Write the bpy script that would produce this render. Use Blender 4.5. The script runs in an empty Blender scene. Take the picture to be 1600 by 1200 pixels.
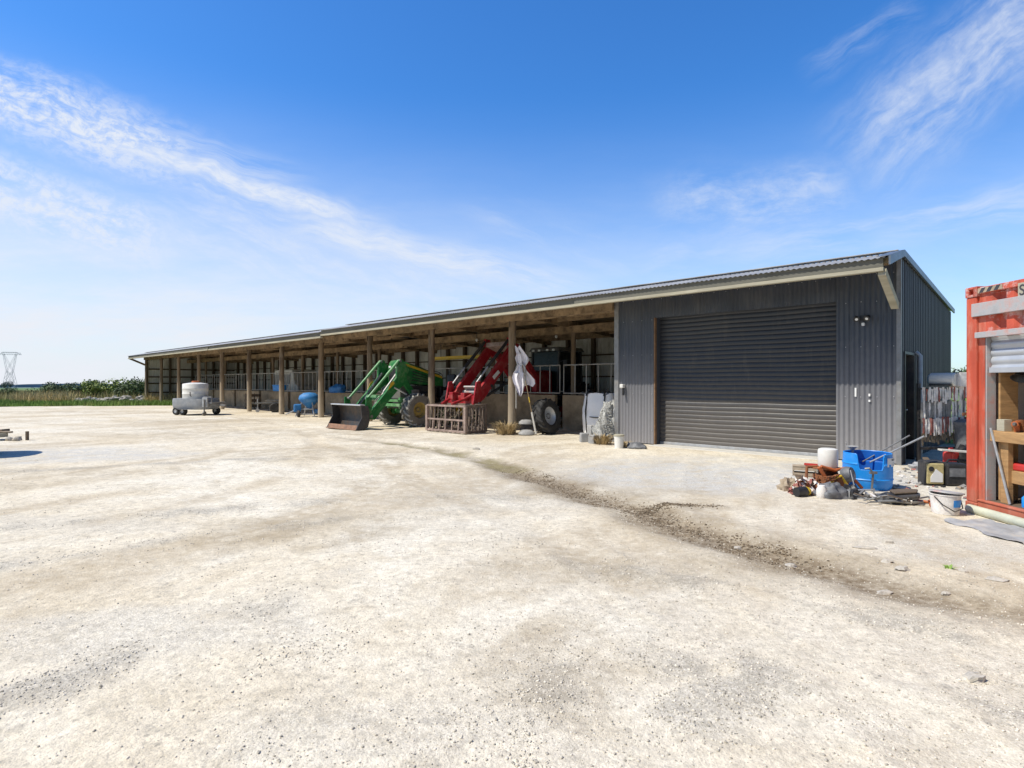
import bpy, math, random
import numpy as np
from mathutils import Vector, Matrix, Euler, Quaternion
random.seed(7); rng = np.random.default_rng(7)
sc = bpy.context.scene
COL = sc.collection
R = math.radians
PI = math.pi

# ------------------------------------------------------------------ materials
def nd(nt, t, **kw):
    n = nt.nodes.new(t)
    for k, v in kw.items():
        if k in n.inputs: n.inputs[k].default_value = v
        else: setattr(n, k, v)
    return n

def rgba(c): return (c[0], c[1], c[2], 1.0)

def mat(name, c, rough=.7, metal=0.0, var=.22, scale=5.0, stretch=(1, 1, 1), bump=.12, bscale=60.0,
        dirt2=None, dirt2_amt=.6, dirt2_scale=6.0, dirt2_stretch=(1, 1, .12), dirt=None, dirt_amt=.5, dirt_scale=3.0, low_dirt_sun=None, low_h=.5, island=0.0, spec=.5, coat=0.0):
    m = bpy.data.materials.new(name); m.use_nodes = True
    nt = m.node_tree; b = nt.nodes['Principled BSDF']; L = nt.links.new
    tc = nd(nt, 'ShaderNodeTexCoord')
    mp = nd(nt, 'ShaderNodeMapping'); mp.inputs['Scale'].default_value = stretch
    L(tc.outputs['Object'], mp.inputs['Vector'])
    n1 = nd(nt, 'ShaderNodeTexNoise', Scale=scale, Detail=6.0, Roughness=.65)
    L(mp.outputs[0], n1.inputs['Vector'])
    cr = nd(nt, 'ShaderNodeValToRGB')
    e = cr.color_ramp.elements
    e[0].position = .3; e[1].position = .72
    e[0].color = rgba([x * (1 - var) for x in c]); e[1].color = rgba([min(1, x * (1 + var)) for x in c])
    L(n1.outputs['Fac'], cr.inputs['Fac'])
    col = cr.outputs['Color']
    def mix(fac, a, bcol):
        mx = nd(nt, 'ShaderNodeMix', data_type='RGBA')
        if hasattr(fac, 'links'): L(fac, mx.inputs[0])
        else: mx.inputs[0].default_value = fac
        L(a, mx.inputs[6])
        if hasattr(bcol, 'links'): L(bcol, mx.inputs[7])
        else: mx.inputs[7].default_value = rgba(bcol)
        return mx.outputs[2]
    if dirt:
        n2 = nd(nt, 'ShaderNodeTexNoise', Scale=dirt_scale, Detail=9.0, Roughness=.7)
        L(mp.outputs[0], n2.inputs['Vector'])
        mr = nd(nt, 'ShaderNodeMapRange'); mr.inputs[1].default_value = .48; mr.inputs[2].default_value = .66
        mr.inputs[4].default_value = dirt_amt
        L(n2.outputs['Fac'], mr.inputs[0]); col = mix(mr.outputs[0], col, dirt)
    if dirt2:
        mp2 = nd(nt, 'ShaderNodeMapping'); mp2.inputs['Scale'].default_value = dirt2_stretch; L(tc.outputs['Object'], mp2.inputs['Vector'])
        n4 = nd(nt, 'ShaderNodeTexNoise', Scale=dirt2_scale, Detail=8.0, Roughness=.72); L(mp2.outputs[0], n4.inputs['Vector'])
        mr = nd(nt, 'ShaderNodeMapRange'); mr.inputs[1].default_value = .52; mr.inputs[2].default_value = .68; mr.inputs[4].default_value = dirt2_amt
        L(n4.outputs['Fac'], mr.inputs[0]); col = mix(mr.outputs[0], col, dirt2)
    if low_dirt_sun:  # low band: real dirt, and painted sunlight on cladding, door and posts
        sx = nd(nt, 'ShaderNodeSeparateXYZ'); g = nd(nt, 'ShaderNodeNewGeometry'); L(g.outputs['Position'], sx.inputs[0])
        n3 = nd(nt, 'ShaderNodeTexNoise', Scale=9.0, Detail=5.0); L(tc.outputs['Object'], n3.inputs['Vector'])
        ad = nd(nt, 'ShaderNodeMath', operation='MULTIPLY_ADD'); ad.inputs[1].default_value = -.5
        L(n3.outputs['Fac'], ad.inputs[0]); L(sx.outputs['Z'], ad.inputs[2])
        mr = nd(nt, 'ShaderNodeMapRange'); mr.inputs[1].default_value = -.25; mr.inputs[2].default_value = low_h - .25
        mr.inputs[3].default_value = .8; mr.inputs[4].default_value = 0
        L(ad.outputs[0], mr.inputs[0]); col = mix(mr.outputs[0], col, low_dirt_sun)
    if island:
        g = nd(nt, 'ShaderNodeNewGeometry')
        hv = nd(nt, 'ShaderNodeHueSaturation')
        mr = nd(nt, 'ShaderNodeMapRange'); mr.inputs[3].default_value = 1 - island; mr.inputs[4].default_value = 1 + island
        L(g.outputs['Random Per Island'], mr.inputs[0]); L(mr.outputs[0], hv.inputs['Value']); L(col, hv.inputs['Color'])
        col = hv.outputs[0]
    L(col, b.inputs['Base Color'])
    b.inputs['Roughness'].default_value = rough; b.inputs['Metallic'].default_value = metal
    b.inputs['Specular IOR Level'].default_value = spec
    if coat: b.inputs['Coat Weight'].default_value = coat
    rr = nd(nt, 'ShaderNodeMapRange'); rr.inputs[3].default_value = max(.05, rough - .12); rr.inputs[4].default_value = min(1, rough + .12)
    L(n1.outputs['Fac'], rr.inputs[0]); L(rr.outputs[0], b.inputs['Roughness'])
    if bump:
        nb = nd(nt, 'ShaderNodeTexNoise', Scale=bscale, Detail=4.0)
        L(mp.outputs[0], nb.inputs['Vector'])
        bp = nd(nt, 'ShaderNodeBump', Strength=bump, Distance=.02)
        L(nb.outputs['Fac'], bp.inputs['Height']); L(bp.outputs[0], b.inputs['Normal'])
    return m

M = {}
DUST = (.42, .38, .31)
M['charcoal'] = mat('charcoal_iron', (.054, .063, .083), .45, 0, .12, 2.5, (1, 1, .25), .05, 40, dirt=(.2, .19, .18), dirt_amt=.16, dirt_scale=2.2, dirt2=(.12, .12, .125), dirt2_scale=9, dirt2_amt=.4, low_dirt_sun=(.31, .30, .31), low_h=2.4)  # pale lower part: dust film plus sunlight painted in below the eave shadow
M['charcoal_side'] = mat('charcoal_side_iron', (.056, .063, .078), .5, 0, .12, 2.0, (1, 1, .25), .04, 40)
M['door'] = mat('roller_door_steel', (.027, .031, .041), .42, 0, .12, 2.0, (.3, 1, 2), .05, 30, dirt2=(.07, .066, .062), dirt2_scale=7, dirt2_amt=.5, dirt2_stretch=(1, 1, .2), dirt=(.12, .11, .095), dirt_amt=.15, dirt_scale=1.7, low_dirt_sun=(.155, .137, .12), low_h=1.7)  # lower door lightened to paint the sun below the eave shadow
M['zinc'] = mat('galvanised_zinc', (.42, .43, .45), .45, .35, .18, 9, bump=.05, dirt=(.3, .27, .23), dirt_amt=.4)
M['zinc_dark'] = mat('weathered_zinc', (.25, .255, .265), .55, .3, .2, 9, bump=.05, dirt=(.2, .16, .12), dirt_amt=.5)
M['bluegrey'] = mat('blue_grey_hull', (.27, .285, .31), .6, 0, .2, 6, bump=.1, dirt=(.32, .31, .3), dirt_amt=.5)
M['roof'] = mat('roof_iron', (.44, .44, .44), .5, .2, .22, 1.5, (1, .3, 1), .05, 30, dirt=(.2, .17, .13), dirt_amt=.5, dirt_scale=1.2)
M['roof_under'] = mat('roof_underside', (.30, .225, .135), .85, 0, .5, 3.0, (1, .4, 1), .4, 30, dirt=(.06, .04, .022), dirt_amt=.85, dirt_scale=3.2)
M['timber'] = mat('brown_timber', (.29, .205, .12), .85, 0, .5, 3.0, (1, 1, 1), .4, 25, dirt=(.07, .045, .026), dirt_amt=.8, dirt_scale=3.6)
M['timber_dark'] = mat('dark_timber', (.12, .088, .062), .85, 0, .3, 4.0, bump=.25, bscale=25)
M['post'] = mat('weathered_post', (.21, .152, .10), .88, 0, .45, 7.0, (1, 1, .12), .5, 40, dirt2=(.42, .36, .28), dirt2_scale=11, dirt2_amt=.6, dirt2_stretch=(1, 1, .15), dirt=(.09, .06, .04), dirt_amt=.85, dirt_scale=4, low_dirt_sun=(.52, .44, .33), low_h=1.9)  # pale foot paints the sunlit part, darker base the eave shade above
M['fascia'] = mat('grey_fascia_board', (.17, .165, .14), .85, 0, .3, 3.0, (.4, 1, 3), .2, 25, dirt=(.05, .048, .038), dirt_amt=.7, dirt_scale=3)
M['cream'] = mat('pale_timber', (.42, .39, .30), .8, 0, .18, 3.0, (.4, 1, 3), .15, 25, dirt=(.3, .27, .19), dirt_amt=.6, dirt_scale=4)
M['flash'] = mat('blue_grey_flashing', (.12, .15, .20), .4, .1, .1, 4, bump=.03)
M['pale_iron'] = mat('pale_wall_iron', (.70, .70, .67), .6, .1, .2, 1.4, (1, 1, .3), .08, 30, dirt=(.24, .2, .15), dirt_amt=.6, dirt_scale=1.1, low_dirt_sun=(.3, .26, .2), low_h=1.0)
M['mudwall'] = mat('muddy_concrete', (.42, .32, .21), .9, 0, .28, 2.2, bump=.3, bscale=30, dirt=(.17, .125, .08), dirt_amt=.6, dirt_scale=2.0)
M['rail'] = mat('rail_pipe', (.44, .43, .41), .5, .3, .2, 8, bump=.08, dirt=(.25, .17, .1), dirt_amt=.5)
M['concrete'] = mat('pale_concrete', (.56, .54, .5), .9, 0, .15, 6, bump=.2, bscale=50)
M['grey_block'] = mat('grey_block', (.33, .33, .33), .9, 0, .2, 9, bump=.4, bscale=50)
M['rustjamb'] = mat('rusty_jamb', (.20, .115, .06), .8, 0, .4, 6, bump=.2)
M['black'] = mat('black_plastic', (.018, .018, .02), .5, 0, .3, 8, bump=.05, dirt=(.12, .11, .095), dirt_amt=.35)
M['dark'] = mat('dark_steel', (.05, .05, .055), .5, .3, .3, 8, bump=.1, dirt=(.16, .14, .11), dirt_amt=.5)
M['grey_steel'] = mat('grey_steel', (.2, .2, .2), .5, .4, .25, 8, bump=.1, dirt=(.3, .25, .18), dirt_amt=.5)
M['white'] = mat('white_plastic', (.74, .73, .70), .45, 0, .07, 5, bump=.03, dirt=(.55, .5, .42), dirt_amt=.4, dirt_scale=4)
M['whitebag'] = mat('white_woven_bag', (.88, .88, .91), .8, 0, .06, 6, bump=.3, bscale=60, dirt=(.6, .58, .55), dirt_amt=.4)
M['cloth'] = mat('white_cloth', (.8, .78, .84), .9, 0, .1, 8, bump=.15, bscale=50)
M['blue'] = mat('blue_plastic', (.010, .27, .80), .42, 0, .15, 5, bump=.04, dirt=(.2, .3, .5), dirt_amt=.25, dirt_scale=5)
M['blue_in_shaded'] = mat('blue_plastic_shaded_inside', (.006, .13, .52), .5, 0, .15, 5, bump=.04, dirt=(.1, .15, .25), dirt_amt=.4)  # darker copy of the drum blue, with the inside shade painted in
M['bluecover'] = mat('blue_cover', (.02, .19, .5), .6, 0, .2, 6, bump=.2, bscale=30, dirt=(.3, .33, .35), dirt_amt=.3)
M['green'] = mat('green_paint', (.012, .16, .035), .55, 0, .2, 4, bump=.05, dirt=(.22, .26, .15), dirt_amt=.5, dirt_scale=4, spec=.3)
M['green_sunlit'] = mat('green_dusty_sunlit', (.12, .33, .13), .45, 0, .2, 6, bump=.05, dirt=(.4, .42, .33), dirt_amt=.5)  # paler green: dust plus sunlight painted on link rods and cross tube
M['yellow'] = mat('yellow_paint', (.62, .42, .025), .5, 0, .15, 6, bump=.05, dirt=(.4, .3, .12), dirt_amt=.4)
M['yellow_dull'] = mat('dusty_yellow', (.36, .27, .08), .7, 0, .2, 6, bump=.05, dirt=(.3, .25, .17), dirt_amt=.6)
M['red'] = mat('red_paint', (.34, .014, .022), .4, 0, .2, 4, bump=.04, dirt=(.30, .17, .14), dirt_amt=.45, dirt_scale=4, spec=.35)
M['grab'] = mat('muddy_pink_steel', (.36, .27, .235), .8, .1, .35, 7, bump=.3, dirt=(.16, .12, .09), dirt_amt=.7, dirt_scale=6)
M['grab_dark'] = mat('muddy_dark_steel', (.15, .115, .095), .85, .1, .4, 7, bump=.3, dirt=(.3, .22, .18), dirt_amt=.5, dirt_scale=6)
M['rust'] = mat('rust', (.28, .105, .04), .85, 0, .4, 9, bump=.3, dirt=(.12, .06, .04), dirt_amt=.6, dirt_scale=8)
M['rust_dull'] = mat('worn_rusty_edge', (.30, .17, .11), .8, .1, .35, 8, bump=.2, dirt=(.16, .12, .1), dirt_amt=.6, dirt_scale=7)
M['orange'] = mat('orange_paint', (.5, .13, .035), .55, 0, .25, 8, bump=.1, dirt=(.2, .09, .05), dirt_amt=.6, dirt_scale=8)
M['tyre'] = mat('dusty_tyre', (.42, .41, .38), .95, 0, .3, 7, bump=.2, dirt=(.08, .075, .07), dirt_amt=.7, dirt_scale=5)
M['tyre_mid'] = mat('worn_tyre', (.16, .153, .143), .9, 0, .3, 7, bump=.2, dirt=(.2, .19, .17), dirt_amt=.5)
M['tyre_dark'] = mat('dark_tyre', (.026, .026, .027), .8, 0, .3, 7, bump=.2, dirt=(.1, .09, .08), dirt_amt=.4)
M['silver'] = mat('silver_rim', (.55, .57, .6), .4, .4, .1, 7, bump=.05, dirt=(.35, .32, .28), dirt_amt=.3)
M['bucket_in'] = mat('worn_bucket_steel', (.085, .078, .074), .5, .4, .4, 5, bump=.15, dirt=(.2, .12, .07), dirt_amt=.7, dirt_scale=3)
M['container'] = mat('red_container_paint', (.53, .085, .042), .7, 0, .22, 2.5, (1, 1, .3), .1, 30, dirt2=(.20, .055, .03), dirt2_scale=14, dirt2_amt=.55, dirt=(.60, .30, .22), dirt_amt=.6, dirt_scale=5.5, low_dirt_sun=(.4, .15, .09), low_h=.4)
M['container_worn'] = mat('worn_red_container_paint', (.52, .09, .05), .7, 0, .25, 3, bump=.1, bscale=30, dirt2=(.22, .07, .04), dirt2_scale=14, dirt2_amt=.6, dirt=(.66, .60, .58), dirt_amt=.9, dirt_scale=7.5)
M['greypaint'] = mat('grey_patch_paint', (.40, .40, .41), .65, 0, .15, 6, bump=.1, dirt=(.5, .22, .17), dirt_amt=.7, dirt_scale=6)
M['inner'] = mat('container_inner', (.62, .63, .65), .7, 0, .12, 3, bump=.05, dirt=(.3, .29, .27), dirt_amt=.5)
M['ply'] = mat('raw_timber', (.42, .25, .11), .8, 0, .25, 4, (1, 1, 6), .15, 30, dirt=(.25, .13, .05), dirt_amt=.5, dirt_scale=5)
M['curtain'] = mat('silver_curtain', (.5, .52, .55), .4, .4, .08, 4, bump=.03)
M['stripey'] = mat('black_yellow_hazard', (.5, .36, .03), .6)
M['strip_white'] = mat('dirty_white_strip', (.78, .75, .72), .85, 0, .2, 12, bump=.2, dirt=(.4, .3, .27), dirt_amt=.6, dirt_scale=7)
M['strip_grey'] = mat('grey_strip', (.25, .245, .24), .85, 0, .3, 12, bump=.2, dirt=(.12, .11, .1), dirt_amt=.6, dirt_scale=7)
M['strip_brown'] = mat('brown_fringe', (.2, .165, .12), .9, 0, .35, 12, bump=.3)
M['glass'] = mat('cab_glass', (.012, .016, .018), .25, 0, .1, 3, bump=0, spec=.25)
M['dullred'] = mat('faded_red_rag', (.30, .105, .085), .9, 0, .35, 14, bump=.4, dirt=(.45, .3, .26), dirt_amt=.6, dirt_scale=12)
M['greytarp'] = mat('grey_tarp', (.14, .145, .16), .6, 0, .3, 9, bump=.3, bscale=25, dirt=(.28, .28, .28), dirt_amt=.4, dirt_scale=9)
M['netting'] = mat('grey_white_netting', (.5, .5, .48), .9, 0, .35, 26, bump=.8, bscale=70, dirt=(.14, .14, .13), dirt_amt=.8, dirt_scale=18)
M['card'] = mat('weathered_board', (.42, .34, .25), .85, 0, .25, 8, bump=.2, dirt=(.22, .15, .1), dirt_amt=.5)
M['stone'] = mat('pale_stone', (.5, .46, .4), .9, 0, .2, 14, bump=.4, bscale=40)
M['rock'] = mat('broken_concrete', (.40, .37, .33), .9, 0, .3, 3, bump=.5, bscale=9, island=.35)
M['gravel'] = mat('loose_gravel', (.56, .515, .44), .9, 0, .15, 30, bump=.2, bscale=90, island=.42)
M['drygrass'] = mat('dry_grass', (.42, .32, .17), .9, 0, .2, 8, bump=0, island=.35)
M['meadow_brown'] = mat('ripe_grass', (.50, .40, .21), .9, 0, .3, .15, bump=0, island=.3, dirt=(.26, .31, .10), dirt_amt=.8, dirt_scale=.1)
M['meadow_green'] = mat('fresh_grass', (.21, .33, .075), .9, 0, .3, .3, bump=0, island=.4, dirt=(.38, .34, .15), dirt_amt=.7, dirt_scale=.35)
M['leaf_dark'] = mat('dark_leaves', (.085, .13, .05), .7, 0, .3, .8, bump=0, island=.5)
M['leaf_light'] = mat('light_leaves', (.20, .26, .06), .7, 0, .3, .8, bump=0, island=.45)
M['leaf_far'] = mat('far_leaves_hazy', (.09, .125, .13), .9, 0, .2, .3, bump=0, island=.3)  # bluish tint paints the haze of distance into the leaves
M['bark'] = mat('bark', (.12, .09, .065), .9, 0, .3, 10, bump=.4)
M['pylon'] = mat('pylon_steel', (.34, .37, .41), .6, .2, .1, 1, bump=0)
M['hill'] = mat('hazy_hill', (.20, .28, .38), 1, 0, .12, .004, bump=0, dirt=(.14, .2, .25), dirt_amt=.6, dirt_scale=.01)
M['sheet'] = mat('grey_plastic_sheet', (.36, .37, .39), .6, 0, .25, 4, bump=.3, bscale=12, dirt=(.5, .46, .4), dirt_amt=.7, dirt_scale=4)
M['pipe'] = mat('pale_green_pipe', (.50, .52, .42), .6, 0, .15, 5, bump=.05, dirt=(.4, .36, .28), dirt_amt=.5)
M['label_white'] = mat('label_white', (.78, .78, .78), .5, 0, .04, 8, bump=0)
M['lettering'] = mat('lettering_dark', (.05, .05, .06), .6, 0, .1, 8, bump=0)
M['redplastic'] = mat('red_plastic', (.5, .035, .03), .45, 0, .15, 6, bump=.05)
M['lens'] = mat('lamp_lens', (.75, .75, .74), .2, 0, .05, 5, bump=0)

# ------------------------------------------------------------------ mesh builder
def frame_for(d):
    d = Vector(d).normalized()
    up = Vector((0, 0, 1)) if abs(d.z) < .95 else Vector((1, 0, 0))
    x = up.cross(d).normalized(); y = d.cross(x).normalized()
    return x, y, d

class MB:
    def __init__(s): s.v = []; s.f = []; s.m = []
    def add(s, vs, fs, m=0):
        o = len(s.v); s.v += [tuple(p) for p in vs]
        for f in fs: s.f.append(tuple(i + o for i in f)); s.m.append(m)
        return s
    def box(s, c, d, rot=None, m=0, taper=1.0):
        hx, hy, hz = d[0] / 2, d[1] / 2, d[2] / 2
        vs = []
        for z in (-1, 1):
            k = taper if z > 0 else 1
            for y in (-1, 1):
                for x in (-1, 1): vs.append(Vector((x * hx * k, y * hy * k, z * hz)))
        if rot is not None:
            rm = Euler(rot).to_matrix() if not isinstance(rot, Matrix) else rot
            vs = [rm @ p for p in vs]
        c = Vector(c); vs = [p + c for p in vs]
        return s.add(vs, [(0, 2, 3, 1), (4, 5, 7, 6), (0, 1, 5, 4), (2, 6, 7, 3), (0, 4, 6, 2), (1, 3, 7, 5)], m)
    def span(s, a, b, m=0):
        return s.box([(a[i] + b[i]) / 2 for i in range(3)], [abs(b[i] - a[i]) for i in range(3)], None, m)
    def bar(s, p, q, w, h, m=0):
        p = Vector(p); q = Vector(q); x, y, d = frame_for(q - p)
        vs = []
        for b in (p, q):
            for (i, j) in ((-1, -1), (1, -1), (1, 1), (-1, 1)): vs.append(b + x * (i * w / 2) + y * (j * h / 2))
        return s.add(vs, [(3, 2, 1, 0), (4, 5, 6, 7), (0, 1, 5, 4), (1, 2, 6, 5), (2, 3, 7, 6), (3, 0, 4, 7)], m)
    def tube(s, pts, r, n=8, m=0, caps=True):
        pts = [Vector(p) for p in pts]; rs = r if isinstance(r, (list, tuple)) else [r] * len(pts)
        rings = []; x = None
        for i, p in enumerate(pts):
            d = (pts[min(i + 1, len(pts) - 1)] - pts[max(i - 1, 0)])
            if d.length < 1e-9: d = Vector((0, 0, 1))
            d.normalize()
            if x is None: x = frame_for(d)[0]
            x = (x - d * x.dot(d)).normalized(); y = d.cross(x)
            rings.append([p + x * (math.cos(2 * PI * k / n) * rs[i]) + y * (math.sin(2 * PI * k / n) * rs[i]) for k in range(n)])
        vs = [q for rr in rings for q in rr]; fs = []
        for i in range(len(pts) - 1):
            for k in range(n): fs.append((i * n + k, i * n + (k + 1) % n, (i + 1) * n + (k + 1) % n, (i + 1) * n + k))
        if caps: fs.append(tuple(range(n - 1, -1, -1))); fs.append(tuple((len(pts) - 1) * n + k for k in range(n)))
        return s.add(vs, fs, m)
    def lathe(s, prof, o=(0, 0, 0), axis=(0, 0, 1), n=24, m=0, a0=0, a1=2 * PI, mfun=None):
        x, y, d = frame_for(axis); o = Vector(o); full = abs(a1 - a0 - 2 * PI) < 1e-6
        cols = n if full else n + 1
        vs = []
        for (r, z) in prof:
            for k in range(cols):
                a = a0 + (a1 - a0) * k / n
                vs.append(o + x * (r * math.cos(a)) + y * (r * math.sin(a)) + d * z)
        fs = []
        for i in range(len(prof) - 1):
            for k in range(n):
                k2 = (k + 1) % cols
                fs.append((i * cols + k, i * cols + k2, (i + 1) * cols + k2, (i + 1) * cols + k))
        return s.add(vs, fs, m)
    def prism(s, poly, t, fn, m=0):
        # poly: 2-D outline; fn(a, b, c) -> point; c runs from -t/2 to t/2
        n = len(poly)
        vs = [fn(a, b, -t / 2) for a, b in poly] + [fn(a, b, t / 2) for a, b in poly]
        fs = [tuple(range(n - 1, -1, -1)), tuple(range(n, 2 * n))]
        for i in range(n): fs.append((i, (i + 1) % n, n + (i + 1) % n, n + i))
        return s.add(vs, fs, m)
    def sheet(s, pts_rows, m=0):
        nr = len(pts_rows); nc = len(pts_rows[0]); vs = [p for r_ in pts_rows for p in r_]
        return s.add(vs, [(i * nc + j, i * nc + j + 1, (i + 1) * nc + j + 1, (i + 1) * nc + j) for i in range(nr - 1) for j in range(nc - 1)], m)
    def build(s, name, mats, parent=None, smooth=0, bevel=0, loc=None, fix=True):
        me = bpy.data.meshes.new(name); me.from_pydata(s.v, [], s.f)
        if not isinstance(mats, (list, tuple)): mats = [mats]
        for mt in mats: me.materials.append(mt)
        if len(mats) > 1: me.polygons.foreach_set('material_index', s.m)
        me.validate()
        if fix and len(s.f) < 20000:
            import bmesh
            bm = bmesh.new(); bm.from_mesh(me); bmesh.ops.recalc_face_normals(bm, faces=bm.faces[:]); bm.to_mesh(me); bm.free()
        if smooth:
            me.polygons.foreach_set('use_smooth', [True] * len(me.polygons)); me.set_sharp_from_angle(angle=R(smooth))
        ob = bpy.data.objects.new(name, me); COL.objects.link(ob)
        if parent is not None: ob.parent = parent
        if loc is not None: ob.location = loc
        if bevel:
            bv = ob.modifiers.new('bevel', 'BEVEL'); bv.width = bevel; bv.segments = 2; bv.limit_method = 'ANGLE'; bv.angle_limit = R(40)
        return ob

def tag(o, label=None, cat=None, group=None, kind=None):
    if label: o['label'] = label
    if cat: o['category'] = cat
    if group: o['group'] = group
    if kind: o['kind'] = kind
    return o
def thing(name, label, cat, loc, rz=0, group=None):
    e = bpy.data.objects.new(name, None); COL.objects.link(e); e.location = loc; e.rotation_euler = (0, 0, rz)
    e.empty_display_size = .2
    return tag(e, label, cat, group)
def copy_thing(o, loc, rz, label=None):
    c = o.copy(); COL.objects.link(c); c.location = loc; c.rotation_euler = (0, 0, rz)
    if label: c['label'] = label
    for ch in list(o.children):
        d = ch.copy(); COL.objects.link(d); d.parent = c
        for g in list(ch.children):
            h = g.copy(); COL.objects.link(h); h.parent = d
    return c

# ------------------------------------------------------------------ noise and terrain
TAB = rng.random((256, 256))
def vnoise(x, y):
    xi = np.floor(x).astype(int); yi = np.floor(y).astype(int); fx = x - xi; fy = y - yi
    fx = fx * fx * (3 - 2 * fx); fy = fy * fy * (3 - 2 * fy)
    g = lambda a, b: TAB[a & 255, b & 255]
    return (g(xi, yi) * (1 - fx) + g(xi + 1, yi) * fx) * (1 - fy) + (g(xi, yi + 1) * (1 - fx) + g(xi + 1, yi + 1) * fx) * fy
def fbm(x, y, o=4, ga=.5):
    a = 1; t = 0; n = 0
    for i in range(o):
        t = t + a * vnoise(x * 2 ** i + 17.3 * i, y * 2 ** i + 9.1 * i); n += a; a *= ga
    return t / n
def sstep(a, b, x):
    t = np.clip((x - a) / (b - a), 0, 1); return t * t * (3 - 2 * t)

# the shed's own frame: origin at its front right corner, local x to the right along the front, local y into the shed
C0 = Vector((7.11, 10.58, 0)); UX, UY = -.723, .691
RZ = math.atan2(-.691, .723)
def W(s, v, z=0): return Vector((C0.x + UX * s + .691 * v, C0.y + UY * s + .723 * v, z))
def to_sv(x, y):
    dx = x - C0.x; dy = y - C0.y
    return UX * dx + UY * dy, .691 * dx + .723 * dy

DITCH = np.array([(-4.6, 15.9), (-3.3, 14.8), (-1.77, 13.2), (-.64, 11.5), (0, 10.2), (.5, 8.94), (1.02, 7.63), (1.49, 6.68), (1.83, 5.9), (2.18, 5.17), (2.45, 4.75), (2.84, 4.26), (3.39, 3.81), (4.6, 3.0)])
SPUR = np.array([(1.45, 6.75), (1.72, 6.95), (2.05, 7.0), (2.5, 6.98)])
TRK = []
for c_ in ([(-6.5, 2.0), (-4.2, 5.0), (-3.0, 8.0), (-3.0, 11.5), (-4.2, 15.0), (-5.6, 18.0)], [(3.2, 1.0), (2.2, 3.6), (.6, 7.0), (-1.6, 11.0), (-5.0, 16.0), (-10.5, 22.0)], [(-9, 4.0), (-6.0, 8.5), (-5.5, 13), (-8, 19), (-13, 25)], [(2.6, 2.0), (2.9, 5.0), (3.6, 8.0), (4.3, 10.5)]):
    P_ = np.array(c_, float); tt_ = np.linspace(0, len(P_) - 1, 40); i0_ = np.minimum(tt_.astype(int), len(P_) - 2); f_ = tt_ - i0_
    m_ = lambda k: P_[np.clip(k, 0, len(P_) - 1)]
    a_, b_, c2_, d_ = m_(i0_ - 1), m_(i0_), m_(i0_ + 1), m_(i0_ + 2); f_ = f_[:, None]
    cv = .5 * (2 * b_ + (c2_ - a_) * f_ + (2 * a_ - 5 * b_ + 4 * c2_ - d_) * f_ ** 2 + (3 * b_ - a_ - 3 * c2_ + d_) * f_ ** 3)
    tn = np.gradient(cv, axis=0); tn /= np.linalg.norm(tn, axis=1)[:, None]; nm_ = np.stack([-tn[:, 1], tn[:, 0]], -1)
    TRK += [cv + nm_ * .85, cv - nm_ * .85]
WIND = [np.array(q) for q in ([(-2.9, 2.3), (-2.5, 2.7), (-2.15, 3.1), (-1.9, 3.5), (-1.62, 4.0), (-1.5, 4.3)], [(-6.5, 3.4), (-5, 4.2), (-3.9, 5.0), (-2.9, 5.8), (-1.8, 6.4), (-.4, 6.8)],
        [(-7.5, 4.6), (-5.6, 5.7), (-4.0, 6.7), (-2.6, 7.3), (-.8, 7.7), (.2, 7.6)], [(-1.1, 2.05), (-.7, 2.35), (-.2, 2.5), (.35, 2.9), (.9, 3.1)], [(-.4, 4.6), (.1, 4.9), (1.0, 4.6), (1.8, 4.2), (2.6, 3.5)], [(.7, 2.6), (1.3, 2.9), (1.9, 2.8), (2.4, 2.5)], [(-12, 8.5), (-8, 10.2), (-5, 11.4), (-2.5, 11.6)])]
def pdist(x, y, P):
    d = np.full(np.shape(x), 1e9)
    for (ax, ay), (bx, by) in zip(P[:-1], P[1:]):
        ux, uy = bx - ax, by - ay; t = np.clip(((x - ax) * ux + (y - ay) * uy) / (ux * ux + uy * uy), 0, 1)
        d = np.minimum(d, np.hypot(x - ax - t * ux, y - ay - t * uy))
    return d
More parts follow.
